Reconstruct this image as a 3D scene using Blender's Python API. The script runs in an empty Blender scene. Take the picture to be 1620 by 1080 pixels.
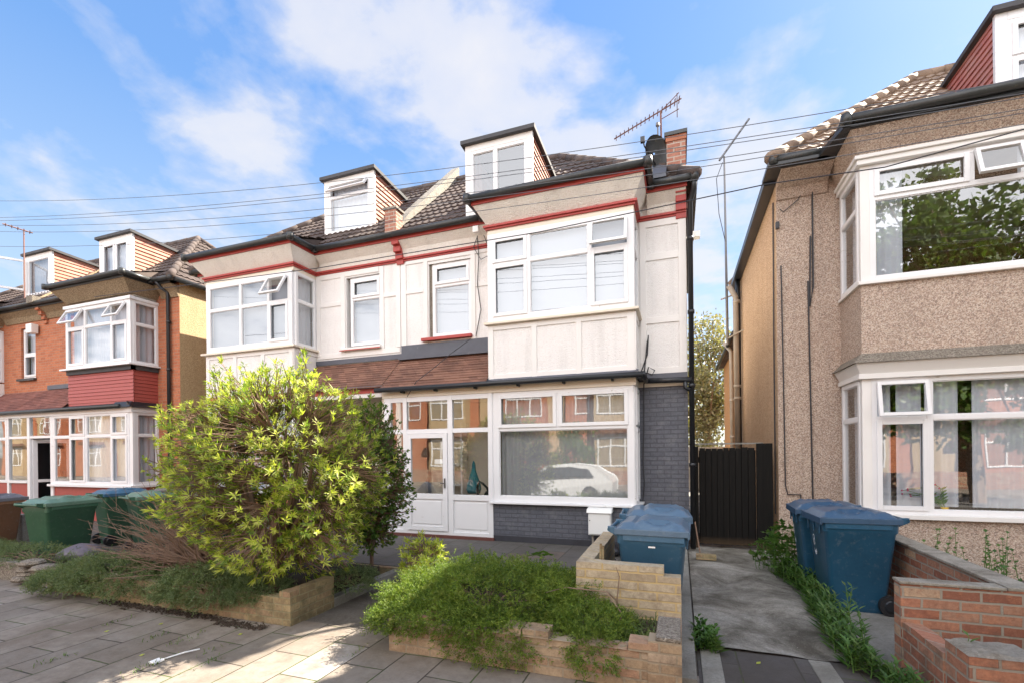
import bpy, math, random
from mathutils import Vector, Matrix
R = math.radians
rnd = random.Random(7)
S = bpy.context.scene
COL = S.collection

# ------------------------------------------------------------------ camera
cam = bpy.data.cameras.new('camera'); camo = bpy.data.objects.new('camera', cam); COL.objects.link(camo)
cam.sensor_width = 36.0; cam.lens = 741.7 / 1620 * 36; cam.shift_y = 171.4 / 1620
cam.clip_start = 0.05; cam.clip_end = 2000
yaw = R(19.66); roll = -0.0106
fw = Vector((-math.sin(yaw), math.cos(yaw), 0)); rt = Vector((math.cos(yaw), math.sin(yaw), 0)); upv = Vector((0, 0, 1))
r2 = rt * math.cos(roll) + upv * math.sin(roll); u2 = r2.cross(fw)
camo.matrix_world = Matrix(((r2.x, u2.x, -fw.x, 0), (r2.y, u2.y, -fw.y, 0), (r2.z, u2.z, -fw.z, 1.7), (0, 0, 0, 1)))
S.camera = camo

# ------------------------------------------------------------------ light
SUN_EL = R(43.2); SUN_AZ = R(36.0)         # azimuth measured from +Y towards +X
sd = Vector((math.sin(SUN_AZ) * math.cos(SUN_EL), math.cos(SUN_AZ) * math.cos(SUN_EL), math.sin(SUN_EL)))
sl = bpy.data.lights.new('sun', 'SUN'); sl.energy = 4.3; sl.angle = R(0.5); sl.color = (1.0, 0.90, 0.76)
so = bpy.data.objects.new('sun', sl); COL.objects.link(so); so.rotation_euler = (-sd).to_track_quat('-Z', 'Y').to_euler()
so.location = (10, 16, 20)

world = bpy.data.worlds.new('World'); S.world = world; world.use_nodes = True
NT = world.node_tree; NT.nodes.clear()
def N(nt, t, **kw):
    n = nt.nodes.new(t)
    for k, v in kw.items():
        if k in ('op',): n.operation = v
        elif hasattr(n, k) and not k.startswith('i_'): setattr(n, k, v)
    return n
def mth(nt, op, a, b=None, c=None, clamp=False):
    n = nt.nodes.new('ShaderNodeMath'); n.operation = op; n.use_clamp = clamp
    for i, v in enumerate((a, b, c)):
        if v is None: continue
        if isinstance(v, (int, float)): n.inputs[i].default_value = v
        else: nt.links.new(v, n.inputs[i])
    return n.outputs[0]
def ramp(nt, fac, stops, interp='LINEAR'):
    n = nt.nodes.new('ShaderNodeValToRGB'); cr = n.color_ramp; cr.interpolation = interp
    while len(cr.elements) < len(stops): cr.elements.new(0.5)
    for e, (p, c) in zip(cr.elements, stops):
        e.position = p; e.color = (c[0], c[1], c[2], 1) if not isinstance(c, (int, float)) else (c, c, c, 1)
    nt.links.new(fac, n.inputs[0]); return n.outputs[0]
def mix(nt, fac, a, b, mode='MIX'):
    n = nt.nodes.new('ShaderNodeMix'); n.data_type = 'RGBA'; n.blend_type = mode
    for idx, v in ((0, fac), (6, a), (7, b)):
        if isinstance(v, (int, float)): n.inputs[idx].default_value = v
        elif isinstance(v, (tuple, list)): n.inputs[idx].default_value = (v[0], v[1], v[2], 1)
        else: nt.links.new(v, n.inputs[idx])
    return n.outputs[2]
def noise(nt, vec, scale, detail=4, rough=.55, dist=0.0):
    n = nt.nodes.new('ShaderNodeTexNoise'); n.inputs['Scale'].default_value = scale
    n.inputs['Detail'].default_value = detail; n.inputs['Roughness'].default_value = rough; n.inputs['Distortion'].default_value = dist
    if vec is not None: nt.links.new(vec, n.inputs['Vector'])
    return n.outputs['Fac']

sky = NT.nodes.new('ShaderNodeTexSky'); sky.sky_type = 'NISHITA'; sky.sun_disc = False
sky.sun_elevation = SUN_EL; sky.sun_rotation = SUN_AZ; sky.air_density = 1.0; sky.dust_density = 0.6; sky.ozone_density = 2.2
tc = NT.nodes.new('ShaderNodeTexCoord'); sep = NT.nodes.new('ShaderNodeSeparateXYZ'); NT.links.new(tc.outputs['Generated'], sep.inputs[0])
zz = mth(NT, 'MAXIMUM', sep.outputs[2], 0.0)
den = mth(NT, 'ADD', zz, 0.16)
cmb = NT.nodes.new('ShaderNodeCombineXYZ')
NT.links.new(mth(NT, 'DIVIDE', sep.outputs[0], den), cmb.inputs[0]); NT.links.new(mth(NT, 'DIVIDE', sep.outputs[1], den), cmb.inputs[1])
big = noise(NT, cmb.outputs[0], 1.3, 3, .5, .1)
fine = noise(NT, cmb.outputs[0], 4.2, 8, .56, .15)
# cloud banks by compass direction (dx, dy, dz, tightness, gain)
bias = None
def bank(dx, dy, dz, tight, gain):
    global bias
    d = Vector((dx, dy, dz)).normalized()
    n = NT.nodes.new('ShaderNodeVectorMath'); n.operation = 'DOT_PRODUCT'; n.inputs[1].default_value = d
    nm = NT.nodes.new('ShaderNodeVectorMath'); nm.operation = 'NORMALIZE'; NT.links.new(tc.outputs['Generated'], nm.inputs[0]); NT.links.new(nm.outputs[0], n.inputs[0])
    v = mth(NT, 'MULTIPLY', mth(NT, 'POWER', mth(NT, 'MAXIMUM', n.outputs['Value'], 0.0), tight), gain)
    bias = v if bias is None else mth(NT, 'ADD', bias, v)
def pdir(px, py): return fw + r2 * ((px - 810) / 741.7) - u2 * ((py - 711.4) / 741.7)
for px, py, t, g in ((760, 150, 90, .20), (540, 40, 300, .22), (430, 240, 220, .17), (300, 300, 160, .06), (900, 230, 120, .14), (1240, 170, 130, .15), (100, 260, 400, .15), (190, 90, 700, .10), (1100, 330, 60, .12), (60, 20, 60, -.15), (1330, 20, 60, -.16), (1010, 20, 160, -.14), (120, 170, 300, -.08)):
    d = pdir(px, py); bank(d.x, d.y, d.z, t, g)
bank(0.1, -1, 0.55, 2.0, .5)               # unseen cloud bank added behind the camera to fill the shaded fronts
cov = mth(NT, 'ADD', mth(NT, 'ADD', mth(NT, 'MULTIPLY', big, .34), mth(NT, 'MULTIPLY', fine, .80)), bias)
cl = ramp(NT, cov, [(.54, 0.0), (.62, .25), (.73, .8), (.9, .95)])
hz = mth(NT, 'POWER', mth(NT, 'SUBTRACT', 1.0, zz), 4.0)
skyc = NT.nodes.new('ShaderNodeHueSaturation'); skyc.inputs['Saturation'].default_value = 1.22; NT.links.new(sky.outputs[0], skyc.inputs['Color'])
base = mix(NT, 1.0, skyc.outputs[0], (1.0, 1.05, 1.12), 'MULTIPLY')
grad = ramp(NT, zz, [(0, (3.1, 3.3, 3.4)), (.14, (2.75, 3.1, 3.4)), (.34, (1.7, 2.4, 3.4)), (.56, (.85, 1.65, 3.2)), (1, (.5, 1.15, 2.9))])
base = mix(NT, .78, base, grad)
bright = mth(NT, 'MULTIPLY_ADD', mth(NT, 'MAXIMUM', mth(NT, 'MULTIPLY', sep.outputs[1], -1.0), 0.0), 13.0, 3.3)   # clouds behind the camera boosted as fill light for the house fronts
cc = NT.nodes.new('ShaderNodeCombineColor')
NT.links.new(bright, cc.inputs[0]); NT.links.new(mth(NT, 'MULTIPLY', bright, .985), cc.inputs[1]); NT.links.new(mth(NT, 'MULTIPLY', bright, 1.0), cc.inputs[2])
allc = mix(NT, mth(NT, 'MULTIPLY', cl, .9), base, cc.outputs[0])
bg = NT.nodes.new('ShaderNodeBackground'); bg.inputs['Strength'].default_value = 0.06; NT.links.new(allc, bg.inputs['Color'])
wo = NT.nodes.new('ShaderNodeOutputWorld'); NT.links.new(bg.outputs[0], wo.inputs[0])

S.view_settings.view_transform = 'Standard'; S.view_settings.look = 'None'; S.view_settings.gamma = 1; S.view_settings.exposure = 2.28
S.render.engine = 'CYCLES'; S.cycles.max_bounces = 8; S.cycles.transparent_max_bounces = 12; S.cycles.caustics_reflective = False

# ------------------------------------------------------------------ materials
def newmat(name):
    m = bpy.data.materials.new(name); m.use_nodes = True; nt = m.node_tree; nt.nodes.clear()
    o = nt.nodes.new('ShaderNodeOutputMaterial'); b = nt.nodes.new('ShaderNodeBsdfPrincipled'); nt.links.new(b.outputs[0], o.inputs[0])
    return m, nt, b
def pos(nt): return nt.nodes.new('ShaderNodeNewGeometry').outputs['Position']
def wallvec(nt):            # (x+y, z): runs along any wall square to the axes
    s = nt.nodes.new('ShaderNodeSeparateXYZ'); nt.links.new(pos(nt), s.inputs[0])
    c = nt.nodes.new('ShaderNodeCombineXYZ'); nt.links.new(mth(nt, 'ADD', s.outputs[0], s.outputs[1]), c.inputs[0]); nt.links.new(s.outputs[2], c.inputs[1])
    return c.outputs[0]
def setc(nt, sock, v):
    if isinstance(v, (tuple, list)): sock.default_value = (v[0], v[1], v[2], 1)
    elif isinstance(v, (int, float)): sock.default_value = v
    else: nt.links.new(v, sock)
def bump(nt, b, h, strength=.5, dist=.01):
    n = nt.nodes.new('ShaderNodeBump'); n.inputs['Strength'].default_value = strength; n.inputs['Distance'].default_value = dist
    nt.links.new(h, n.inputs['Height']); nt.links.new(n.outputs[0], b.inputs['Normal'])
def sc(c, k): return tuple(x * k for x in c)
def plain(name, col, rough=.6, spec=.5, var=.15, vscale=6, bmp=0, bscale=200, metal=0, dirt=None):
    m, nt, b = newmat(name); p = pos(nt)
    c = mix(nt, noise(nt, p, vscale), sc(col, 1 - var), sc(col, 1 + var))
    if dirt: c = mix(nt, ramp(nt, noise(nt, p, dirt[1], 6, .7), [(dirt[2], 0.0), (dirt[2] + .12, 1.0)]), c, dirt[0])
    setc(nt, b.inputs['Base Color'], c); b.inputs['Roughness'].default_value = rough; b.inputs['Metallic'].default_value = metal
    b.inputs['Specular IOR Level'].default_value = spec
    if bmp: bump(nt, b, noise(nt, p, bscale, 3), bmp, .004)
    return m
def brick(name, c1, c2, mortar, painted=False, bw=.225, bh=.075, ms=.010, cols=None, dirt=None, rough=.85, vec=None, off=.5):
    m, nt, b = newmat(name)
    v = vec(nt) if vec else wallvec(nt)
    dn = nt.nodes.new('ShaderNodeTexNoise'); dn.inputs['Scale'].default_value = 9; nt.links.new(pos(nt), dn.inputs['Vector'])
    va = nt.nodes.new('ShaderNodeVectorMath'); va.operation = 'MULTIPLY_ADD'; nt.links.new(dn.outputs['Color'], va.inputs[0]); va.inputs[1].default_value = (.012, .012, 0); nt.links.new(v, va.inputs[2])
    t = nt.nodes.new('ShaderNodeTexBrick'); nt.links.new(va.outputs[0], t.inputs['Vector']); t.offset = off
    t.inputs['Scale'].default_value = 1; t.inputs['Brick Width'].default_value = bw; t.inputs['Row Height'].default_value = bh; t.inputs['Mortar Size'].default_value = ms; t.inputs['Mortar Smooth'].default_value = .25
    t.inputs['Color1'].default_value = (0, 0, 0, 1); t.inputs['Color2'].default_value = (1, 1, 1, 1); t.inputs['Mortar'].default_value = (.5, .5, .5, 1)
    t.inputs['Bias'].default_value = 0
    p = pos(nt)
    bc = ramp(nt, t.outputs['Color'], cols or [(0, c1), (.5, sc([(a + d) / 2 for a, d in zip(c1, c2)], 1.05)), (1, c2)])
    bc = mix(nt, ramp(nt, noise(nt, p, 26, 7, .8), [(.38, 0.0), (.72, .75)]), bc, sc(c1, .55))
    bc = mix(nt, ramp(nt, noise(nt, p, 11, 7, .8), [(.5, 0.0), (.72, .5)]), bc, sc(c2, 1.25))
    c = mix(nt, t.outputs['Fac'], bc, mortar)
    if dirt: c = mix(nt, ramp(nt, noise(nt, p, dirt[1], 8, .7), [(dirt[2], 0.0), (dirt[2] + .15, dirt[3])]), c, dirt[0])
    setc(nt, b.inputs['Base Color'], c); b.inputs['Roughness'].default_value = rough
    h = mth(nt, 'SUBTRACT', mth(nt, 'MULTIPLY', noise(nt, p, 60, 6, .7), .5), mth(nt, 'MULTIPLY', t.outputs['Fac'], .6 if painted else 1.1))
    bump(nt, b, h, .7, .010)
    return m
def roughcast(name, col, spk, scale=95, amount=.55, dirt=None, bdist=.012, rad=None):
    m, nt, b = newmat(name); p = pos(nt)
    vo = nt.nodes.new('ShaderNodeTexVoronoi'); vo.inputs['Scale'].default_value = scale; nt.links.new(p, vo.inputs['Vector'])
    s = nt.nodes.new('ShaderNodeSeparateColor'); nt.links.new(vo.outputs['Color'], s.inputs[0])
    k = ramp(nt, s.outputs[0], spk, 'LINEAR')
    c = mix(nt, amount, col, k)
    c = mix(nt, ramp(nt, noise(nt, p, 1.3, 5), [(.3, 0.0), (.75, .28)]), c, sc(col, .7))
    sv = nt.nodes.new('ShaderNodeVectorMath'); sv.operation = 'MULTIPLY'; nt.links.new(p, sv.inputs[0]); sv.inputs[1].default_value = (5, 5, .45)
    c = mix(nt, ramp(nt, noise(nt, sv.outputs[0], 1.0, 6, .6), [(.5, 0.0), (.78, .38)]), c, sc(col, .55))
    if dirt: c = mix(nt, ramp(nt, noise(nt, p, dirt[1], 8, .72), [(dirt[2], 0.0), (dirt[2] + .1, dirt[3])]), c, dirt[0])
    setc(nt, b.inputs['Base Color'], c); b.inputs['Roughness'].default_value = .92
    h = mth(nt, 'ADD', mth(nt, 'MULTIPLY', vo.outputs['Distance'], -1.2), noise(nt, p, 22, 4))
    bump(nt, b, h, .8, bdist)
    return m
M = {}
M['white_wall'] = roughcast('white_roughcast', (.87, .85, .83), [(0, (.74, .70, .67)), (.15, (.85, .83, .81)), (1, (.90, .885, .87))], 75, .55, dirt=((.5, .42, .34), 3.0, .69, .4), bdist=.008)
M['cream_wall'] = roughcast('cream_roughcast', (.93, .90, .84), [(0, (.8, .74, .65)), (.2, (.9, .86, .78)), (1, (.94, .91, .86))], 60, .6, dirt=((.6, .5, .38), 3.0, .68, .35))
M['timber'] = plain('white_painted_timber', (.77, .75, .725), .55, var=.05, vscale=3, dirt=((.28, .22, .18), 14, .70), bmp=.3, bscale=40)
M['upvc'] = plain('white_upvc', (.77, .77, .78), .3, var=.05, vscale=2, dirt=((.46, .42, .36), 7, .64))
M['cream'] = plain('cream_painted_board', (.76, .68, .56), .5, var=.06)
M['red'] = plain('red_painted_timber', (.40, .055, .045), .5, var=.2, vscale=9, dirt=((.5, .33, .3), 12, .68), bmp=.3, bscale=40)
M['grey_brick'] = brick('grey_painted_brick', (.098, .104, .128), (.125, .13, .155), (.07, .075, .092), True, dirt=((.19, .19, .20), 4, .55, .45), rough=.6)
M['plinth'] = plain('black_bitumen_plinth', (.035, .036, .045), .6, var=.4, bmp=.5, bscale=30)
M['red_brick'] = brick('red_brick', (.40, .125, .06), (.56, .20, .095), (.36, .22, .15), ms=.007, dirt=((.2, .08, .05), 2.5, .62, .5))
M['brown_dash'] = roughcast('brown_pebbledash', (.30, .22, .13), [(0, (.12, .08, .05)), (.5, (.3, .22, .13)), (1, (.5, .4, .27))], 70, .7)
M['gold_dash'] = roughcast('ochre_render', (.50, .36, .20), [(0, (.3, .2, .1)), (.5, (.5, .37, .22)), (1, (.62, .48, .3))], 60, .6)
M['dash'] = roughcast('pebbledash', (.50, .39, .32), [(0, (.10, .065, .05)), (.28, (.33, .22, .17)), (.5, (.58, .42, .32)), (.72, (.66, .53, .42)), (1, (.86, .78, .68))], 95, .66, bdist=.009)
M['dash_bounce_tint'] = roughcast('pebbledash_bounce_tint', (.54, .36, .22), [(0, (.16, .09, .05)), (.3, (.44, .28, .17)), (.6, (.62, .43, .28)), (1, (.8, .64, .48))], 95, .8, bdist=.010)  # orange of bounced light mixed into the pebble colours of the side wall
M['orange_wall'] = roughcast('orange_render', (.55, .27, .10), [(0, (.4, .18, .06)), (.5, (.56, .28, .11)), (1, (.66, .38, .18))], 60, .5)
M['concrete'] = roughcast('concrete', (.34, .31, .26), [(0, (.2, .18, .15)), (.5, (.36, .33, .28)), (1, (.5, .47, .42))], 120, .5, dirt=((.12, .1, .08), 5, .56, .6))
M['grey_ledge'] = roughcast('weathered_ledge', (.22, .19, .15), [(0, (.08, .07, .05)), (.5, (.25, .21, .17)), (1, (.42, .38, .32))], 90, .7)
M['hung_red'] = plain('red_hung_tiles', (.36, .075, .06), .5, var=.12, vscale=8)
M['step_red'] = plain('dark_red_tile', (.13, .045, .035), .7, var=.3, vscale=12)
M['black'] = plain('black_plastic', (.018, .02, .024), .35, var=.2)
M['gutter'] = plain('dark_gutter', (.032, .034, .034), .4, var=.45, vscale=14, dirt=((.12, .11, .08), 10, .62))
M['slate_flash'] = plain('lead_flashing', (.085, .092, .115), .5, var=.25, vscale=5, dirt=((.2, .2, .22), 7, .64))
M['dark_felt'] = plain('dark_felt', (.06, .06, .065), .8, var=.3)
M['room'] = plain('room_plaster', (.45, .43, .38), .9)
M['room'] = plain('room_plaster', (.62, .59, .52), .9)
M['room_dark'] = plain('room_shade', (.12, .11, .10), .9)
M['curtain'] = plain('net_curtain', (.52, .54, .60), .9, var=.05)
m, nt, b = newmat('voile'); tr_ = nt.nodes.new('ShaderNodeBsdfTransparent'); x = nt.nodes.new('ShaderNodeMixShader'); x.inputs[0].default_value = .5
b.inputs['Base Color'].default_value = (.62, .63, .66, 1); b.inputs['Roughness'].default_value = .9; nt.links.new(tr_.outputs[0], x.inputs[1]); nt.links.new(b.outputs[0], x.inputs[2]); nt.links.new(x.outputs[0], [n for n in nt.nodes if n.type == 'OUTPUT_MATERIAL'][0].inputs[0]); M['voile'] = m
M['blind'] = plain('pale_blind', (.27, .29, .33), .8, var=.03)
M['metal'] = plain('grey_metal', (.17, .165, .165), .4, metal=.7, var=.2)
M['rust'] = plain('rusty_metal', (.20, .10, .08), .7, var=.4, vscale=20)
M['pipe_beige'] = plain('grey_soil_pipe', (.36, .31, .26), .5, var=.2, vscale=5)
M['box_white'] = plain('white_meter_box', (.82, .82, .80), .35, var=.03, dirt=((.4, .36, .3), 9, .7))
M['cable'] = plain('black_cable', (.03, .03, .035), .5)
M['cable_grey'] = plain('grey_cable', (.10, .11, .13), .5)
M['wood_black'] = None
M['bag'] = plain('black_sack', (.02, .02, .024), .22, var=.3, bmp=1, bscale=22)
M['sack_grey'] = plain('grey_sack', (.13, .11, .13), .4, var=.3, bmp=1, bscale=22)
M['terracotta'] = plain('terracotta', (.36, .13, .07), .8, var=.2)
M['yellow'] = plain('yellow_plastic', (.85, .50, .02), .3)
M['red_plastic'] = plain('red_plastic', (.6, .03, .04), .3)
M['paper'] = plain('white_paper', (.85, .85, .85), .8)
M['teal_cloth'] = plain('teal_cloth', (.02, .18, .22), .8)
M['purple'] = plain('purple_wall', (.10, .035, .07), .7)
M['soil'] = plain('dark_soil', (.045, .03, .02), .95, var=.5, vscale=30, bmp=1, bscale=60)
M['asphalt'] = plain('asphalt', (.13, .125, .12), .85, var=.2, bmp=.6, bscale=120)
M['rubber'] = plain('black_rubber', (.015, .015, .017), .6)
M['chrome'] = plain('silver', (.6, .6, .62), .2, metal=1)
M['carpaint'] = plain('silver_white_paint', (.62, .63, .64), .2, var=.02)
M['carglass'] = plain('car_glass', (.02, .025, .03), .05, var=.1)
M['stem'] = plain('flower_stem', (.08, .16, .03), .6)

def tilemat(name, c1, c2, c3, ww=.3, gauge=.21, light=None):
    m, nt, b = newmat(name); p = pos(nt)
    s = nt.nodes.new('ShaderNodeSeparateXYZ'); nt.links.new(p, s.inputs[0])
    c = nt.nodes.new('ShaderNodeCombineXYZ')
    nt.links.new(mth(nt, 'FLOOR', mth(nt, 'DIVIDE', mth(nt, 'ADD', s.outputs[0], s.outputs[1]), ww)), c.inputs[0]); nt.links.new(mth(nt, 'FLOOR', mth(nt, 'DIVIDE', s.outputs[2], gauge)), c.inputs[1])
    w = nt.nodes.new('ShaderNodeTexWhiteNoise'); nt.links.new(c.outputs[0], w.inputs['Vector'])
    col = ramp(nt, w.outputs['Value'], [(0, c1), (.5, c2), (1, c3)])
    col = mix(nt, ramp(nt, noise(nt, p, 2.2, 6, .7), [(.45, 0.0), (.7, .75)]), col, light or sc(c1, .6))
    col = mix(nt, ramp(nt, noise(nt, p, 40, 5, .7), [(.4, 0.0), (.8, .4)]), col, sc(c3, 1.4))
    setc(nt, b.inputs['Base Color'], col); b.inputs['Roughness'].default_value = .82
    bump(nt, b, noise(nt, p, 70, 5), .5, .006)
    return m
M['roof'] = tilemat('brown_roof_tiles', (.055, .040, .036), (.085, .060, .052), (.12, .09, .075))
M['roof_old'] = tilemat('weathered_roof_tiles', (.15, .10, .07), (.22, .15, .105), (.29, .21, .15))
M['porch_tiles'] = tilemat('porch_clay_tiles', (.13, .062, .045), (.19, .09, .06), (.24, .125, .085), .165, .062)
M['porch_tiles_red'] = tilemat('porch_red_tiles', (.15, .055, .045), (.2, .075, .055), (.24, .1, .08), .165, .062)
M['hung_tiles'] = tilemat('hung_clay_tiles', (.34, .135, .095), (.41, .185, .13), (.47, .23, .17), .165, .1, light=(.38, .25, .2))
M['hung_red_cheek'] = tilemat('hung_rose_tiles', (.40, .13, .12), (.46, .17, .15), (.5, .2, .17), .165, .1, light=(.42, .25, .22))

m, nt, b = newmat('window_glass'); nt.nodes.remove(b)
g = nt.nodes.new('ShaderNodeBsdfGlossy'); g.inputs['Roughness'].default_value = .012; g.inputs['Color'].default_value = (.96, .98, 1, 1)
t = nt.nodes.new('ShaderNodeBsdfTransparent'); t.inputs['Color'].default_value = (.96, .98, .98, 1)
f = nt.nodes.new('ShaderNodeLayerWeight')
dn = nt.nodes.new('ShaderNodeBump'); dn.inputs['Strength'].default_value = .06; dn.inputs['Distance'].default_value = .012
nt.links.new(noise(nt, pos(nt), 2.2, 1), dn.inputs['Height']); nt.links.new(dn.outputs[0], g.inputs['Normal'])
x = nt.nodes.new('ShaderNodeMixShader'); nt.links.new(mth(nt, 'MULTIPLY_ADD', mth(nt, 'POWER', f.outputs['Facing'], 4.0), .8, .19), x.inputs[0]); nt.links.new(t.outputs[0], x.inputs[1]); nt.links.new(g.outputs[0], x.inputs[2])
nt.links.new(x.outputs[0], [n for n in nt.nodes if n.type == 'OUTPUT_MATERIAL'][0].inputs[0]); M['glass'] = m

def plastic(name, col):
    m, nt, b = newmat(name); p = pos(nt)
    c = mix(nt, noise(nt, p, 3, 5), sc(col, .85), sc(col, 1.2))
    c = mix(nt, ramp(nt, noise(nt, p, 16, 8, .75), [(.55, 0.0), (.8, .35)]), c, (.34, .36, .36))
    c = mix(nt, ramp(nt, noise(nt, p, 3.2, 8, .8), [(.52, 0.0), (.72, .5)]), c, sc(col, .45))
    setc(nt, b.inputs['Base Color'], c); b.inputs['Roughness'].default_value = .34
    bump(nt, b, noise(nt, p, 300, 2), .2, .001)
    return m
M['bin_blue'] = plastic('blue_bin_plastic', (.045, .12, .20))
M['bin_blue_lid'] = plastic('faded_blue_lid_plastic', (.085, .145, .215))
M['bin_deep'] = plastic('deep_blue_bin_plastic', (.016, .078, .145))
M['bin_deep_lid'] = plastic('deep_blue_lid_plastic', (.035, .08, .145))
M['bin_green'] = plastic('green_bin_plastic', (.045, .115, .070))
M['bin_green_lid'] = plastic('pale_green_lid_plastic', (.12, .21, .15))
M['bin_brown'] = plastic('brown_bin_plastic', (.20, .105, .06))
M['lid_grey'] = plastic('grey_lid_plastic', (.15, .15, .17))

def leafmat(name, c1, c2, c3, trans=.35, rough=.45):
    m, nt, b = newmat(name); p = pos(nt)
    g = nt.nodes.new('ShaderNodeNewGeometry')
    c = ramp(nt, g.outputs['Random Per Island'], [(0, c1), (.55, c2), (1, c3)])
    c = mix(nt, ramp(nt, noise(nt, p, 2.5, 3), [(.35, 0.0), (.7, .6)]), c, sc(c1, .75))
    c = mix(nt, ramp(nt, noise(nt, p, 9, 3), [(.5, 0.0), (.75, .55)]), c, mix(nt, .5, c3, (.25, .17, .06)))
    setc(nt, b.inputs['Base Color'], c); b.inputs['Roughness'].default_value = rough
    tr = nt.nodes.new('ShaderNodeBsdfTranslucent'); nt.links.new(mix(nt, 1.0, c, (1.5, 1.6, .7), 'MULTIPLY'), tr.inputs['Color'])
    x = nt.nodes.new('ShaderNodeMixShader'); x.inputs[0].default_value = trans; nt.links.new(b.outputs[0], x.inputs[1]); nt.links.new(tr.outputs[0], x.inputs[2])
    nt.links.new(x.outputs[0], [n for n in nt.nodes if n.type == 'OUTPUT_MATERIAL'][0].inputs[0]); return m
M['leaf_shrub'] = leafmat('shrub_leaves', (.10, .18, .02), (.20, .30, .035), (.42, .42, .07), .45)
M['leaf_tip'] = leafmat('young_yellow_leaves', (.36, .45, .05), (.50, .55, .10), (.62, .60, .20), .45)
M['leaf_dark'] = leafmat('dark_shrub_leaves', (.05, .12, .018), (.10, .19, .03), (.17, .27, .045), .35)
M['leaf_juniper'] = leafmat('juniper_needles', (.055, .11, .012), (.14, .225, .022), (.27, .35, .05), .3, .65)
M['leaf_juniper_blue'] = leafmat('blue_juniper_needles', (.08, .125, .05), (.15, .21, .09), (.24, .30, .15), .3, .6)
M['leaf_weed'] = leafmat('weed_leaves', (.035, .09, .015), (.07, .16, .03), (.11, .22, .045), .3)
M['leaf_tree'] = leafmat('tree_leaves', (.05, .11, .02), (.10, .19, .03), (.20, .28, .06), .4)
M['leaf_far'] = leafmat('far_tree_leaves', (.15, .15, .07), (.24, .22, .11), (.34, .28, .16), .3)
M['grass'] = leafmat('grass_blades', (.06, .12, .02), (.11, .18, .04), (.22, .24, .09), .3)
M['flower'] = plain('pink_flower', (.4, .03, .12), .6)
M['twig'] = plain('brown_twigs', (.20, .125, .085), .85, var=.4, vscale=15)
M['bark'] = plain('grey_brown_bark', (.22, .15, .10), .9, var=.4, vscale=12, bmp=1, bscale=50)

# ground materials
def groundvec(nt, sx=1, sy=1, rot=0):
    s = nt.nodes.new('ShaderNodeSeparateXYZ'); nt.links.new(pos(nt), s.inputs[0])
    c = nt.nodes.new('ShaderNodeCombineXYZ'); nt.links.new(s.outputs[1], c.inputs[0]); nt.links.new(s.outputs[0], c.inputs[1]); return c.outputs[0]
def slabs(name, bw, bh, ramp_, mortar, moss, dirtc, off=.5):
    m, nt, b = newmat(name); v = groundvec(nt); p = pos(nt)
    t = nt.nodes.new('ShaderNodeTexBrick'); nt.links.new(v, t.inputs['Vector']); t.offset = off
    t.inputs['Scale'].default_value = 1; t.inputs['Brick Width'].default_value = bw; t.inputs['Row Height'].default_value = bh; t.inputs['Mortar Size'].default_value = .007; t.inputs['Mortar Smooth'].default_value = .3
    t.inputs['Color1'].default_value = (0, 0, 0, 1); t.inputs['Color2'].default_value = (1, 1, 1, 1); t.inputs['Mortar'].default_value = (.5, .5, .5, 1)
    c = ramp(nt, t.outputs['Color'], ramp_, 'CONSTANT')
    c = mix(nt, ramp(nt, noise(nt, p, 1.5, 8, .72), [(.36, 0.0), (.62, .9)]), c, dirtc)
    c = mix(nt, ramp(nt, noise(nt, p, 7, 6, .75), [(.45, 0.0), (.7, .55)]), c, sc(dirtc, .55))
    c = mix(nt, ramp(nt, noise(nt, p, 55, 6, .8), [(.35, 0.0), (.8, .5)]), c, sc(dirtc, 1.9))
    mo = mix(nt, ramp(nt, noise(nt, p, 2.3, 4), [(.45, 0.0), (.6, 1.0)]), mortar, moss)
    c = mix(nt, t.outputs['Fac'], c, mo)
    setc(nt, b.inputs['Base Color'], c); b.inputs['Roughness'].default_value = .8
    h = mth(nt, 'SUBTRACT', mth(nt, 'MULTIPLY', noise(nt, p, 90, 6, .7), .35), t.outputs['Fac'])
    bump(nt, b, h, .7, .008); return m
M['pavement'] = slabs('pavement_slabs', .62, .365, [(0, (.21, .19, .165)), (.3, (.28, .25, .215)), (.55, (.245, .22, .195)), (.8, (.31, .275, .24)), (.94, (.44, .42, .40))], (.045, .035, .028), (.06, .09, .02), (.14, .11, .085))
M['pavement_dark'] = slabs('dark_slabs', .9, .42, [(0, (.07, .065, .065)), (.5, (.085, .08, .078)), (.8, (.06, .055, .055))], (.05, .045, .035), (.06, .08, .02), (.05, .042, .035))
M['terrace'] = slabs('crazy_paving', .55, .42, [(0, (.10, .095, .095)), (.4, (.13, .125, .12)), (.7, (.09, .085, .085)), (.9, (.17, .12, .10))], (.05, .045, .04), (.06, .07, .03), (.08, .07, .06))
def concmat(name, c1, c2, c3, bigs=1.6):
    m, nt, b = newmat(name); p = pos(nt)
    c = ramp(nt, noise(nt, p, bigs, 9, .72, .6), [(.36, c1), (.49, c2), (.64, c3)])
    c = mix(nt, ramp(nt, noise(nt, p, 45, 6, .8), [(.45, 0.0), (.75, .7)]), c, sc(c1, .6))
    c = mix(nt, ramp(nt, noise(nt, p, 80, 2, .8), [(.66, 0.0), (.74, .6)]), c, sc(c3, 1.5))
    setc(nt, b.inputs['Base Color'], c); b.inputs['Roughness'].default_value = .85
    bump(nt, b, noise(nt, p, 40, 9, .75), 1.0, .018); return m
M['drive'] = concmat('worn_concrete', (.085, .075, .058), (.23, .215, .185), (.42, .40, .36))
M['kerbstone'] = concmat('pale_kerbstone', (.2, .19, .165), (.27, .26, .23), (.34, .33, .3))
M['path_dark'] = concmat('dark_path', (.07, .055, .045), (.11, .095, .08), (.17, .15, .13))
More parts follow.
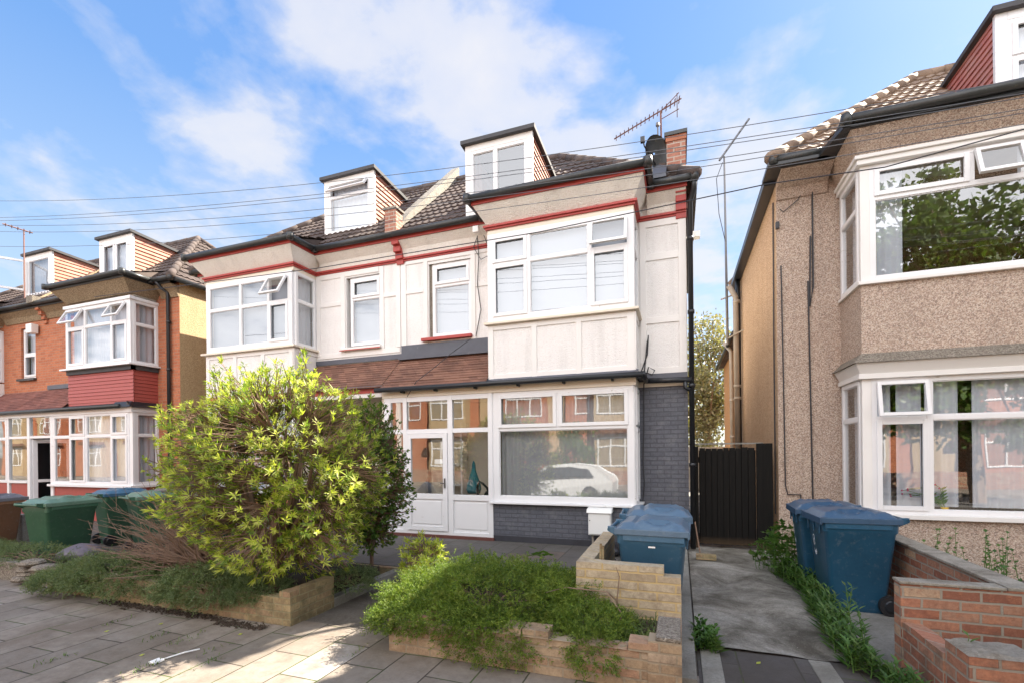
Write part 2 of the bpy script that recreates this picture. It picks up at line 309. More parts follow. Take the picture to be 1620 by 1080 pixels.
PB = [(0, (.30, .20, .12)), (.35, (.36, .26, .16)), (.7, (.42, .31, .2)), (.88, (.36, .18, .11)), (1, (.46, .38, .27))]
M['planter_brick'] = brick('buff_planter_brick', (.3, .2, .12), (.42, .31, .2), (.30, .24, .165), cols=PB, bh=.072, ms=.008, dirt=((.13, .09, .06), 3.2, .52, .7))
M['pen_brick'] = brick('sandy_block', (.38, .30, .2), (.5, .42, .3), (.5, .37, .18), bw=.31, bh=.078, ms=.009, dirt=((.16, .12, .085), 4, .52, .65))
M['moss_brick'] = brick('mossy_yellow_brick', (.3, .22, .1), (.42, .34, .15), (.27, .23, .13), cols=[(0, (.22, .16, .09)), (.4, (.30, .22, .125)), (.75, (.35, .27, .15)), (1, (.31, .18, .12))], bh=.07, ms=.007, dirt=((.10, .09, .045), 4.5, .50, .7))
RB = [(0, (.24, .095, .06)), (.3, (.34, .145, .09)), (.55, (.42, .19, .115)), (.8, (.36, .22, .15)), (.93, (.52, .39, .26)), (1, (.28, .13, .09))]
M['wall_brick'] = brick('orange_red_brick', (.3, .1, .055), (.5, .2, .1), (.30, .26, .21), cols=RB, ms=.0085, dirt=((.13, .09, .065), 5, .53, .65))
M['chimney_brick'] = brick('chimney_brick', (.30, .11, .075), (.46, .22, .15), (.42, .34, .28), ms=.011, dirt=((.5, .42, .36), 6, .6, .6))
M['cap_mortar'] = concmat('mortar_cap', (.2, .17, .13), (.32, .29, .24), (.42, .38, .32), 4)
m, nt, b = newmat('black_stained_boards'); p = pos(nt)
s_ = nt.nodes.new('ShaderNodeSeparateXYZ'); nt.links.new(p, s_.inputs[0]); c_ = nt.nodes.new('ShaderNodeCombineXYZ')
nt.links.new(mth(nt, 'MULTIPLY', s_.outputs[0], 30), c_.inputs[0]); nt.links.new(mth(nt, 'MULTIPLY', s_.outputs[2], 1.5), c_.inputs[2])
gr = noise(nt, c_.outputs[0], 1.0, 6, .7)
c = ramp(nt, gr, [(.3, (.003, .003, .003)), (.6, (.008, .007, .006)), (.85, (.03, .024, .02))])
c = mix(nt, ramp(nt, s_.outputs[2], [(.06, .8), (.22, 0.0)]), c, mix(nt, gr, (.03, .02, .012), (.14, .09, .05)))
setc(nt, b.inputs['Base Color'], c); b.inputs['Roughness'].default_value = .75; b.inputs['Specular IOR Level'].default_value = .2; bump(nt, b, gr, .6, .006); M['wood_black'] = m

# ------------------------------------------------------------------ mesh builder
class MB:
    def __init__(s): s.v = []; s.f = []
    def add(s, vs, fs):
        n = len(s.v); s.v += [tuple(p) for p in vs]; s.f += [tuple(i + n for i in f) for f in fs]; return s
    def box(s, x0, x1, y0, y1, z0, z1):
        if x0 > x1: x0, x1 = x1, x0
        if y0 > y1: y0, y1 = y1, y0
        return s.add([(x0, y0, z0), (x1, y0, z0), (x1, y1, z0), (x0, y1, z0), (x0, y0, z1), (x1, y0, z1), (x1, y1, z1), (x0, y1, z1)],
                     [(0, 3, 2, 1), (4, 5, 6, 7), (0, 1, 5, 4), (1, 2, 6, 5), (2, 3, 7, 6), (3, 0, 4, 7)])
    def obox(s, P, U, V, Nn, a0, a1, b0, b1, c0, c1):
        q = [P + U * a + V * bb + Nn * c for c in (c0, c1) for bb in (b0, b1) for a in (a0, a1)]
        return s.add(q, [(0, 2, 3, 1), (4, 5, 7, 6), (0, 1, 5, 4), (2, 6, 7, 3), (0, 4, 6, 2), (1, 3, 7, 5)])
    def quad(s, a, b, c, d): return s.add([a, b, c, d], [(0, 1, 2, 3)])
    def frustum(s, lo, hi):      # two lists of 4 points
        return s.add(list(lo) + list(hi), [(0, 3, 2, 1), (4, 5, 6, 7), (0, 1, 5, 4), (1, 2, 6, 5), (2, 3, 7, 6), (3, 0, 4, 7)])
    def prism(s, pts, d):        # polygon extruded by vector d
        n = len(pts); p2 = [Vector(p) + Vector(d) for p in pts]
        return s.add([Vector(p) for p in pts] + p2, [tuple(range(n))[::-1], tuple(range(n, 2 * n))] + [(i, (i + 1) % n, (i + 1) % n + n, i + n) for i in range(n)])
    def tube(s, pts, r, n=8, cap=True):
        pts = [Vector(p) for p in pts]; k = len(pts); rs = r if isinstance(r, (list, tuple)) else [r] * k
        base = len(s.v); prevx = None
        for i, p in enumerate(pts):
            d = (pts[min(i + 1, k - 1)] - pts[max(i - 1, 0)]); d = d.normalized() if d.length > 1e-9 else Vector((0, 0, 1))
            x = prevx - d * prevx.dot(d) if prevx is not None and (prevx - d * prevx.dot(d)).length > .05 else (Vector((0, 0, 1)).cross(d) if abs(d.z) < .9 else Vector((1, 0, 0)).cross(d))
            x.normalize(); y = d.cross(x); prevx = x
            for j in range(n):
                a = 2 * math.pi * j / n; q = p + (x * math.cos(a) + y * math.sin(a)) * rs[i]; s.v.append((q.x, q.y, q.z))
        for i in range(k - 1):
            for j in range(n):
                a = base + i * n + j; b_ = base + i * n + (j + 1) % n; s.f.append((a, b_, b_ + n, a + n))
        if cap: s.f.append(tuple(base + j for j in range(n))[::-1]); s.f.append(tuple(base + (k - 1) * n + j for j in range(n)))
        return s
    def lathe(s, c, prof, n=16):
        c = Vector(c); base = len(s.v)
        for r, z in prof:
            for j in range(n): a = 2 * math.pi * j / n; s.v.append((c.x + r * math.cos(a), c.y + r * math.sin(a), c.z + z))
        for i in range(len(prof) - 1):
            for j in range(n): a = base + i * n + j; b_ = base + i * n + (j + 1) % n; s.f.append((a, b_, b_ + n, a + n))
        s.f.append(tuple(base + j for j in range(n))[::-1]); s.f.append(tuple(base + (len(prof) - 1) * n + j for j in range(n))); return s
    def build(s, name, mat, parent=None, smooth=False, bevel=0, local=False):
        off = Vector((0, 0, 0))
        if parent is not None and not local:
            q = parent
            while q is not None: off = off + q.location; q = q.parent
        me = bpy.data.meshes.new(name); me.from_pydata([(x - off.x, y - off.y, z - off.z) for x, y, z in s.v], [], s.f); me.update()
        me.materials.append(M[mat] if isinstance(mat, str) else mat)
        if smooth: me.polygons.foreach_set('use_smooth', [True] * len(me.polygons))
        o = bpy.data.objects.new(name, me); COL.objects.link(o)
        if parent is not None: o.parent = parent
        if bevel:
            md = o.modifiers.new('bevel', 'BEVEL'); md.width = bevel; md.segments = 2; md.limit_method = 'ANGLE'; md.angle_limit = R(40)
        return o
def build_each(mb, name, mat, parent):
    """one object for each connected piece"""
    par = list(range(len(mb.v)))
    def fd(a):
        while par[a] != a: par[a] = par[par[a]]; a = par[a]
        return a
    for f in mb.f:
        for q in f[1:]: par[fd(q)] = fd(f[0])
    gr = {}
    for f in mb.f: gr.setdefault(fd(f[0]), []).append(f)
    for fs in gr.values():
        ids = sorted({q for f in fs for q in f}); ix = {q: i for i, q in enumerate(ids)}; m2 = MB(); m2.v = [mb.v[q] for q in ids]; m2.f = [tuple(ix[q] for q in f) for f in fs]; m2.build(name, mat, parent)
def tag(o, label=None, cat=None, group=None, kind=None):
    if label: o['label'] = label
    if cat: o['category'] = cat
    if group: o['group'] = group
    if kind: o['kind'] = kind
    return o
def empty(name, loc, label, cat, group=None, rz=0):
    o = bpy.data.objects.new(name, None); COL.objects.link(o); o.location = loc; o.rotation_euler = (0, 0, rz); o.empty_display_size = .3
    return tag(o, label, cat, group)
def copy_tree(o, parent=None):
    c = o.copy(); COL.objects.link(c); c.parent = parent
    for ch in [x for x in bpy.data.objects if x.parent == o and x != c]: copy_tree(ch, c)
    return c
V3 = Vector

# ------------------------------------------------------------------ windows
def curtain_mesh(mb, P, U, V, Nn, a0, a1, b0, b1, c, amp=.025, per=.13):
    amp = amp * .42
    n = max(4, int((a1 - a0) / (per / 10))); base = len(mb.v); ph = rnd.random() * 6
    for i in range(n + 1):
        a = a0 + (a1 - a0) * i / n; w = amp * math.sin(a / per * 2 * math.pi + ph + 1.5 * math.sin(a * 5)) 
        for b_ in (b0, b1):
            q = P + U * a + V * b_ + Nn * (c + w * (1.15 if b_ == b0 else .8)); mb.v.append(tuple(q))
    for i in range(n): k = base + 2 * i; mb.f.append((k, k + 2, k + 3, k + 1))
def window(parent, P, U, Nn, W, H, xm=(), zt=None, sash=(), opened=(), fw_=.065, curt=None, ccol='curtain', sill=None, name='window', noframe=(), frame_mat='upvc', railcols=None, ang=22, label=None, sidehung=(), topx=()):
    P = V3(P); U = V3(U); Nn = V3(Nn); V = V3((0, 0, 1)); mb = MB(); d0, d1 = -.045, .025
    mb.obox(P, U, V, Nn, 0, fw_, 0, H, d0, d1); mb.obox(P, U, V, Nn, W - fw_, W, 0, H, d0, d1)
    mb.obox(P, U, V, Nn, fw_, W - fw_, 0, fw_, d0, d1); mb.obox(P, U, V, Nn, fw_, W - fw_, H - fw_, H, d0, d1)
    hw = .033; edges = [fw_]
    for x_ in xm: mb.obox(P, U, V, Nn, x_ - hw, x_ + hw, fw_, H - fw_, d0, d1); edges += [x_ - hw, x_ + hw]
    edges.append(W - fw_); cells = []
    for i in range(0, len(edges), 2):
        a0, a1 = edges[i], edges[i + 1]; ci = i // 2
        if topx: continue
        if zt is not None and (railcols is None or ci in railcols):
            z_ = zt[ci] if isinstance(zt, (list, tuple)) else zt
            mb.obox(P, U, V, Nn, a0, a1, z_ - hw, z_ + hw, d0, d1 - .002); cells += [(ci, 0, a0, a1, fw_, z_ - hw), (ci, 1, a0, a1, z_ + hw, H - fw_)]
        else: cells.append((ci, 0, a0, a1, fw_, H - fw_))
    if topx:
        a0, a1 = fw_, W - fw_; mb.obox(P, U, V, Nn, a0, a1, zt - hw, zt + hw, d0, d1 - .002); cells = [(0, 0, a0, a1, fw_, zt - hw)]; e2 = [a0]
        for x_ in topx: mb.obox(P, U, V, Nn, x_ - hw, x_ + hw, zt + hw, H - fw_, d0, d1); e2 += [x_ - hw, x_ + hw]
        e2.append(a1)
        for i in range(0, len(e2), 2): cells.append((i // 2, 1, e2[i], e2[i + 1], zt + hw, H - fw_))
    pane = MB(); op = MB()
    for ci, ri, a0, a1, b0, b1 in cells:
        k = (ci, ri)
        if k in opened or k in sidehung:
            s_ = .045; a = R(ang)
            if k in opened:
                Pp = P + U * (a0 - .012) + V * (b1 + .012) + Nn * .03; w_, h_ = a1 - a0 + .024, b1 - b0 + .024
                Vd = (-V * math.cos(a) + Nn * math.sin(a)); Nd = (Nn * math.cos(a) + V * math.sin(a))
            else:
                Pp = P + U * (a0 - .012) + V * (b1 + .012) + Nn * .03; w_, h_ = a1 - a0 + .024, b1 - b0 + .024
                Vd = -V; Nd = Nn
            for q in ((0, s_, 0, h_), (w_ - s_, w_, 0, h_), (s_, w_ - s_, 0, s_), (s_, w_ - s_, h_ - s_, h_)):
                op.obox(Pp, U, Vd, Nd, q[0], q[1], q[2], q[3], 0, .045)
            pane.quad(Pp + U * s_ + Vd * s_ + Nd * .02, Pp + U * s_ + Vd * (h_ - s_) + Nd * .02, Pp + U * (w_ - s_) + Vd * (h_ - s_) + Nd * .02, Pp + U * (w_ - s_) + Vd * s_ + Nd * .02)
            continue
        if k in sash:
            s_ = .048
            for q in ((a0 - .012, a0 + s_, b0 - .012, b1 + .012), (a1 - s_, a1 + .012, b0 - .012, b1 + .012), (a0 + s_, a1 - s_, b0 - .012, b0 + s_), (a0 + s_, a1 - s_, b1 - s_, b1 + .012)):
                mb.obox(P, U, V, Nn, q[0], q[1], q[2], q[3], .012, .045)
        else:   # slim glazing bead
            s_ = .012
            for q in ((a0, a0 + s_, b0, b1), (a1 - s_, a1, b0, b1), (a0 + s_, a1 - s_, b0, b0 + s_), (a0 + s_, a1 - s_, b1 - s_, b1)):
                mb.obox(P, U, V, Nn, q[0], q[1], q[2], q[3], -.02, .012)
        pane.quad(P + U * a0 + V * b0 - Nn * .004, P + U * a1 + V * b0 - Nn * .004, P + U * a1 + V * b1 - Nn * .004, P + U * a0 + V * b1 - Nn * .004)
    w = mb.build(name, frame_mat, parent, bevel=.004)
    if label: w['label'] = label
    pane.build('pane', 'glass', w)
    if op.v: op.build('open_sash', frame_mat, w, bevel=.004)
    if curt:
        cm = MB()
        for it in curt:
            a0, a1 = it[0], it[1]; amp = it[2] if len(it) > 2 else .025
            z0 = it[3] if len(it) > 3 else .03
            if amp == 0:
                cm.obox(P, U, V, Nn, a0, a1, z0, H - .03, -.10, -.095)
            else: curtain_mesh(cm, P, U, V, Nn, a0, a1, z0, H - .03, -.12, amp)
        cm.build('curtain', ccol, w, smooth=curt[0][2] != 0 if len(curt[0]) > 2 else True)
    if sill:
        MB().obox(P, U, V, Nn, -sill[0], W + sill[1], -.045, -.003, -.03, sill[2]).build('sill', sill[3] if len(sill) > 3 else 'upvc', w, bevel=.004)
    return w
def hole_wall(mb, P, U, Nn, W, H, holes, depth=.16):
    """front skin with real openings and reveals"""
    P = V3(P); U = V3(U); Nn = V3(Nn); V = V3((0, 0, 1))
    xs = sorted({0, W} | {h[0] for h in holes} | {h[1] for h in holes}); zs = sorted({0, H} | {h[2] for h in holes} | {h[3] for h in holes})
    for i in range(len(xs) - 1):
        for j in range(len(zs) - 1):
            cx, cz = (xs[i] + xs[i + 1]) / 2, (zs[j] + zs[j + 1]) / 2
            if any(h[0] < cx < h[1] and h[2] < cz < h[3] for h in holes): continue
            mb.quad(*[P + U * a + V * z for a, z in ((xs[i], zs[j]), (xs[i + 1], zs[j]), (xs[i + 1], zs[j + 1]), (xs[i], zs[j + 1]))])
    for a0, a1, z0, z1 in holes:
        for (p, q) in (((a0, z0), (a1, z0)), ((a1, z0), (a1, z1)), ((a1, z1), (a0, z1)), ((a0, z1), (a0, z0))):
            A = P + U * p[0] + V * p[1]; B = P + U * q[0] + V * q[1]; mb.quad(A, B, B - Nn * depth, A - Nn * depth)
# ------------------------------------------------------------------ tiled slopes
def rows(mb, O, A, D, Nn, dmax, a0f, a1f, gauge, lift, amp=0, per=.15, step=None):
    """courses of overlapping tiles; O eave origin, A along, D up-slope unit, a0f/a1f give the width at distance d"""
    O = V3(O); A = V3(A); D = V3(D); Nn = V3(Nn); n = max(1, round(dmax / gauge)); g = dmax / n
    st = step or (per / 4 if amp else .3)
    for i in range(n):
        d0, d1 = i * g, (i + 1) * g; l0, r0, l1, r1 = a0f(d0), a1f(d0), a0f(d1), a1f(d1)
        if r0 - l0 < .02: continue
        xs = [l0] + [k * st for k in range(math.ceil((l0 + 1e-4) / st), math.floor((r0 - 1e-4) / st) + 1)] + [r0]
        lo, hi, lp = [], [], []
        jit = rnd.uniform(-.003, .003)
        for x_ in xs:
            w = amp * (math.cos(2 * math.pi * x_ / per)) if amp else 0
            w = max(w, -amp * .4)
            lo.append(O + A * x_ + D * d0 + Nn * (lift + w + jit)); lp.append(O + A * x_ + D * d0 + Nn * (w * .2 - .004))
            x2 = min(max(x_, l1), r1); hi.append(O + A * x2 + D * (d1 + .01) + Nn * (w * .6 + .003))
        b0 = len(mb.v); m_ = len(xs)
        mb.v += [tuple(p) for p in lo] + [tuple(p) for p in hi] + [tuple(p) for p in lp]
        for j in range(m_ - 1):
            mb.f.append((b0 + j, b0 + j + 1, b0 + m_ + j + 1, b0 + m_ + j)); mb.f.append((b0 + 2 * m_ + j, b0 + 2 * m_ + j + 1, b0 + j + 1, b0 + j))
    return mb
# ------------------------------------------------------------------ houses
YB, ZE, TAN, RY = 7.69, 5.97, .90, 10.9
COSP, SINP = 1 / math.hypot(1, TAN), TAN / math.hypot(1, TAN)
def pathtube(mb, pts, r, n=8): mb.tube(pts, r, n)
def strips(mb, Y, vert, horz, t=.022):
    for x_, w, z0, z1 in vert: mb.box(x_ - w / 2, x_ + w / 2, Y - t, Y - .001, z0, z1)
    for x0, x1, z0, z1 in horz: mb.box(x0, x1, Y - t + .004, Y - .001, z0, z1)
def dormer(root, x0, x1, Yd, ztop, mat, fr='upvc', xm=(), zt=None, opened=(), sash=(), curt=None, ccol='curtain', fwd=.12, winname='dormer_window', foot=.05, fall=.1, surround='timber', ang=22):
    zb = ZE + (Yd - 8.0) * TAN - foot; d = MB()
    d.box(x0, x0 + fwd, Yd, Yd + .06, zb, ztop); d.box(x1 - fwd, x1, Yd, Yd + .06, zb, ztop)
    d.box(x0 + fwd, x1 - fwd, Yd, Yd + .06, ztop - .12, ztop); d.box(x0 + fwd, x1 - fwd, Yd, Yd + .06, zb, zb + .10)
    dm = d.build('dormer', surround, root, bevel=.006)
    ybk = 8.0 + (ztop - ZE) / TAN + .1
    for side, xx, sx in ((0, x0, -1), (1, x1, 1)):
        c = MB(); O = (xx - sx * .03, Yd + .06, zb)
        h = ztop - zb
        f = lambda dd: max(.05, 8.0 + (zb + min(dd + .12, h) - ZE) / TAN - Yd - .06)
        rows(c, O, (0, 1, 0), (0, 0, 1), (sx, 0, 0), h, lambda dd: 0, f, .1, .03)
        c.box(xx - sx * .10, xx - sx * .045, Yd + .06, ybk - .15, zb + .1, ztop - .01)
        c.build('cheek', mat, dm)
    rf = MB(); rf.prism([(x0 - .06, Yd - .08, ztop), (x0 - .06, Yd - .08, ztop + .07), (x0 - .06, ybk, ztop + .07 - fall), (x0 - .06, ybk, ztop - fall)], (x1 - x0 + .12, 0, 0)); rf.build('dormer_roof', 'dark_felt', dm)
    window(dm, (x0 + fwd, Yd + .03, zb + .10), (1, 0, 0), (0, -1, 0), x1 - x0 - 2 * fwd, ztop - .12 - zb - .10, xm=xm, zt=zt, opened=opened, sash=sash, curt=curt, ccol=ccol, name=winname, fw_=.055, ang=ang)
    return dm
def bracket(root, x, s, mat='red'):
    b = MB()
    for i, (z0, z1, pr) in enumerate(((5.52, 5.62, .05), (5.62, 5.74, .10), (5.74, 5.86, .17), (5.86, 5.99, .24))): b.box(x - .08, x + .08, 8.34 - pr, 8.36, z0, z1 - .002)
    b.build('corbel', mat, root, bevel=.006)
def house(label, s, Xp, YW=8.34, um='white_wall', lm='grey_brick', cove='cream_wall', trim='red', roof='roof', side='gold_dash', bay=(2.19, 4.71), hole=None, lowhole=None, gut='gutter', depth=13.8, name='semi_detached_house', timber=True, Ws=5.5, porch_rec=9.3):
    X = lambda u: Xp + s * u
    def bx(mb, u0, u1, y0, y1, z0, z1): return mb.box(X(u0), X(u1), y0, y1, z0, z1)
    root = empty(name, (X(Ws / 2), YW, 0), label, 'house')
    xl = min(X(0), X(Ws)); b0, b1 = bay
    # walls: front skins with real openings
    w = MB(); hs = [(min(X(b0 + .08), X(b1 - .08)) - xl, max(X(b0 + .08), X(b1 - .08)) - xl, 3.95 - 2.9, 5.5 - 2.9)]
    if hole: hs.append((hole[0] - xl, hole[1] - xl, hole[2] - 2.9, hole[3] - 2.9))
    hole_wall(w, (xl, YW, 2.9), (1, 0, 0), (0, -1, 0), Ws, ZE + .05 - 2.9, hs)
    w.build('upper_wall', um, root)
    w = MB(); a0, a1 = sorted((X(b1 - .1), X(Ws))); hole_wall(w, (a0, YW, 0), (1, 0, 0), (0, -1, 0), a1 - a0, 2.9, []); w.build('lower_wall', lm, root)
    w = MB(); bx(w, Ws - .2, Ws, YW + .002, depth, 0, ZE + .05); w.build('side_wall', side, root)
    w = MB(); bx(w, 0.0, Ws - .2, depth - .2, depth - .002, 0, ZE + .05); bx(w, .01, .11, 9.3, depth - .2, 0, ZE); bx(w, .01, .11, YW + .01, 9.3, 2.9, ZE); bx(w, .11, Ws - .2, 11.4, 11.5, 0, ZE); w.build('rear_wall', side, root)
    for a_ in ((.11, Ws - .21, YW + .2, 11.4, 2.74, 2.86), (.11, Ws - .21, YW + .2, 11.4, 5.62, 5.7)): bx(MB(), *a_).build('ceiling', 'room', root)
    for a_ in ((b0 + .05, b1 - .05, YB + .12, YW + .19, 2.76, 2.9), (b0 + .05, b1 - .05, YB + .12, YW + .19, 5.62, 5.7)): bx(MB(), *a_).build('bay_ceiling', 'room', root)
    w = MB(); bx(w, .0, b0 - .02, porch_rec, porch_rec + .1, 0, 2.74); bx(w, b0 - .02, b0 + .06, YB + .1, porch_rec + .1, 0, 2.74); w.build('porch_wall', 'cream', root)
    # cove, trim, fascia, gutter round the eaves
    oh = .17; fy = 7.45
    cv = MB()
    cv.frustum([(X(b0), YB, 5.65), (X(b1), YB, 5.65), (X(b1), YW, 5.65), (X(b0), YW, 5.65)], [(X(b0 - oh), fy, 5.93), (X(b1 + oh), fy, 5.93), (X(b1 + oh), YW, 5.93), (X(b0 - oh), YW, 5.93)])
    for u0, u1 in ((0, b0 - oh - .002), (b1 + oh + .002, Ws)):
        cv.prism([(X(u0), YW - .002, 5.65), (X(u0), YW - .03, 5.65), (X(u0), YW - .08, 5.80), (X(u0), 8.12, 5.93), (X(u0), YW - .002, 5.93)], (X(u1) - X(u0), 0, 0))
    cv.build('cove', cove, root)
    t = MB(); e = .035
    for z0, z1, ex in (((5.575, 5.61, .03), (5.61, 5.65, .06)) if trim == 'red' else ()):
        bx(t, b0 - ex, b1 + ex, YB - ex, YB, z0, z1 - .001); bx(t, b0 - ex, b0, YB, YW - ex, z0, z1 - .001); bx(t, b1, b1 + ex, YB, YW - ex, z0, z1 - .001)
        bx(t, 0, b0, YW - ex, YW - .001, z0, z1 - .001); bx(t, b1, Ws, YW - ex, YW - .001, z0, z1 - .001)
    z0, z1 = 5.932, 6.0
    bx(t, b0 - oh - .02, b1 + oh + .02, fy - .025, fy, z0, z1); bx(t, b0 - oh - .02, b0 - oh, fy, 8.1, z0, z1); bx(t, b1 + oh, b1 + oh + .02, fy, 8.1, z0, z1)
    bx(t, 0, b0 - oh - .02, 8.09, 8.115, z0, z1); bx(t, b1 + oh + .02, Ws + .02, 8.09, 8.115, z0, z1)
    t.build('fascia', trim, root, bevel=.004)
    g = MB(); gz = 6.03; gp = [(X(0), 8.03, gz), (X(b0 - oh - .07), 8.03, gz), (X(b0 - oh - .07), fy - .08, gz), (X(b1 + oh + .07), fy - .08, gz), (X(b1 + oh + .07), 8.03, gz), (X(Ws + .12), 8.03, gz), (X(Ws + .12), depth + .1, gz)]
    for a, b_ in zip(gp, gp[1:]): g.tube([a, b_], .058, 10)
    for a in gp[1:-1]: g.lathe((a[0], a[1], a[2] - .068), [(.068, 0), (.072, .07), (.068, .13)], 10)
    L = gp[-1]
    g.build('gutter', gut, root, smooth=True)
    # roof: hipped, real courses
    rf = MB(); E0 = X(Ws + .15); K = RY - 8.0; sl_ = K / COSP; lift = .03
    O = (X(0), 8.0, ZE + .03); A = V3((s, 0, 0)); nz = V3((0, -SINP, COSP)); D = V3((0, COSP, SINP))
    rows(rf, O, A, D, nz, sl_, lambda d: 0, lambda d: Ws + .15 - d * COSP, .30, lift, .017, .15)
    rows(rf, (E0, 8.0, ZE + .03), (0, 1, 0), (-s * COSP, 0, SINP), (s * SINP, 0, COSP), sl_, lambda d: d * COSP, lambda d: 2 * K - d * COSP, .30, lift, .017, .15)
    rows(rf, (X(0), 8.0 + 2 * K, ZE + .03), A, (0, -COSP, SINP), (0, SINP, COSP), sl_, lambda d: 0, lambda d: Ws + .15 - d * COSP, .30, lift, 0)
    # the shallow roof over the bay
    sl2 = R(20); dd = 1.35
    rows(rf, (X(b0 - oh - .03), fy - .05, ZE + .055), A, (0, math.cos(sl2), math.sin(sl2)), (0, -math.sin(sl2), math.cos(sl2)), dd, lambda d: 0 if s > 0 or True else 0, lambda d: b1 - b0 + 2 * oh + .06, .30, lift, .017, .15)
    for u_ in (b0 - oh - .03, b1 + oh + .03):
        rf.prism([(X(u_), fy - .04, ZE + .04), (X(u_), fy - .04 + dd * .94, ZE + .04 + dd * .342), (X(u_), fy - .04 + dd * .94, ZE + .04)], (s * (.04 if u_ < 3 else -.04), 0, 0))
    r_ = rf.build('roof', roof, root)
    rd = MB(); rz = ZE + .05 + K * TAN; ap = (X(Ws + .15 - K), RY, rz)
    for a, b_ in (((X(0), RY, rz), ap), (ap, (E0, 8.02, ZE + .1)), (ap, (E0, 8.0 + 2 * K, ZE + .1))):
        a, b_ = V3(a), V3(b_); n = int((b_ - a).length / .4); 
        for i in range(n):
            p, q = a.lerp(b_, i / n), a.lerp(b_, (i + 1.08) / n); rd.tube([p, q], [.085, .095], 8)
    rd.build('ridge_tiles', roof, r_, smooth=True)
    # bay: upper panel, boards
    p = MB(); z0, z1 = 2.95, 3.9
    bx(p, b0, b1, YB, YB + .1, z0, z1); bx(p, b0, b0 + .1, YB + .1, YW + .05, z0, z1); bx(p, b1 - .1, b1, YB + .1, YW + .05, z0, z1); bx(p, b0 + .1, b1 - .1, YB + .1, YW + .3, z1 - .1, z1)
    return root, X, bx, p, (b0, b1), xl

def bay_side_x(X, u): return X(u)
# ---- H1: the right half, painted grey below
H1, X, bx, p, (b0, b1), xl = house('tall house with white roughcast upper floor above grey painted brick and a white glazed porch', 1, -5.36, hole=(-4.72, -3.80, 3.96, 5.44), side='cream_wall')
bay = p.build('bay_panel', 'white_wall', H1)
b = MB(); xs_ = [-3.12, -2.32, -1.55, -.71]
for x_, w in zip(xs_, (.1, .09, .09, .12)): b.box(x_ - w / 2, x_ + w / 2, YB - .022, YB - .001, 2.95, 3.88)
b.box(-3.17, -.65, YB - .018, YB - .001, 3.80, 3.88); b.box(-3.17, -.65, YB - .018, YB - .001, 2.95, 3.03)
b.box(-.649, -.628, YB - .02, YB + .08, 2.95, 3.88); b.box(-.649, -.63, YB + .08, 8.33, 3.80, 3.88); b.box(-.649, -.63, YB + .08, 8.33, 2.95, 3.03)
strips(b, 8.34, [(-5.30, .12, 3.85, 5.53), (-4.79, .09, 3.85, 5.53), (-3.74, .09, 3.85, 5.53), (-.56, .10, 2.97, 5.53), (.075, .12, 2.97, 5.53)],
       [(-5.24, -4.84, 4.90, 4.98), (-3.69, -3.17, 4.86, 4.94), (-.51, .015, 4.89, 5.0), (-.51, .015, 3.82, 3.92), (-.51, .015, 2.97, 3.07), (-.62, .135, 5.46, 5.57), (-5.24, -3.2, 5.50, 5.57)])
b.build('timber_boards', 'timber', H1, bevel=.004)
b = MB(); b.box(-3.22, -.58, YB - .09, YB + .03, 3.895, 3.935); b.box(-.65, -.58, YB + .03, 8.34, 3.895, 3.935); b.box(-3.17, -.65, YB, YB + .08, 5.50, 5.575); b.box(-.73, -.65, YB + .08, 8.34, 5.5, 5.575); b.box(-3.17, -3.09, YB + .08, 8.34, 5.5, 5.575); b.box(-3.17, -3.09, YB + .06, 8.34, 3.94, 5.5)
b.build('bay_boards', 'cream', H1, bevel=.004)
window(H1, (-3.17, YB + .02, 3.94), (1, 0, 0), (0, -1, 0), 2.52, 1.56, xm=(.755, 1.81), zt=1.02, sash=((0, 0), (0, 1), (2, 0)), opened=((2, 1),), curt=[(.05, 2.45, 0)], ccol='blind', ang=14, fw_=.11)
window(H1, (-.65 - .02, YB + .05, 3.94), (0, 1, 0), (1, 0, 0), .60, 1.56, zt=1.02, curt=[(.05, .55, .02)])
window(H1, (-4.66, 8.40, 3.98), (1, 0, 0), (0, -1, 0), .87, 1.46, zt=1.02, sash=((0, 1),), curt=[(.05, .82, 0)], ccol='blind')
b = MB(); b.box(-4.72, -4.66, 8.38, 8.45, 3.96, 5.44); b.box(-4.72, -3.8, 8.35, 8.36, 5.435, 5.44); b.build('window_reveal', 'grey_ledge', H1)
b = MB(); b.box(-4.86, -3.76, 8.24, 8.36, 3.895, 3.955); b.build('window_sill', 'red', H1, bevel=.006)
# ground floor bay
b = MB(); b.box(-3.17, -.66, YB + .03, YB + .25, .0, .775); b.box(-.86, -.66, YB + .25, 8.33, .0, .775); b.build('dwarf_wall', 'grey_brick', H1)
b = MB(); b.box(-3.16, -.655, YB + .02, YB + .03, .0, .20); b.box(-.66, -.655, YB + .03, 8.33, .0, .2); b.box(-.655, .135, 8.325, 8.339, 0, .18); b.build('plinth', 'plinth', H1)
window(H1, (-3.09, YB + .04, .80), (1, 0, 0), (0, -1, 0), 2.41, 1.95, zt=1.27, topx=(1.16,), sash=((0, 1), (1, 1)), curt=[(.1, .5, .04), (.5, 2.35, .02)], ccol='voile', fw_=.10)
window(H1, (-.68, YB + .09, .80), (0, 1, 0), (1, 0, 0), .56, 1.95, zt=1.27, sash=((0, 1), (0, 0)), curt=[(.03, .5, .03)])
b = MB(); b.box(-3.16, -.57, YB - .06, YB + .1, .765, .80); b.box(-.68, -.57, YB + .1, 8.33, .765, .80); b.build('bay_sill', 'upvc', H1, bevel=.006)
b = MB(); b.box(-.70, -.665, YB + .03, YB + .07, .80, 2.75); b.box(-3.2, -3.09, YB + .02, YB + .08, .80, 2.75); b.build('corner_post', 'upvc', H1, bevel=.006)
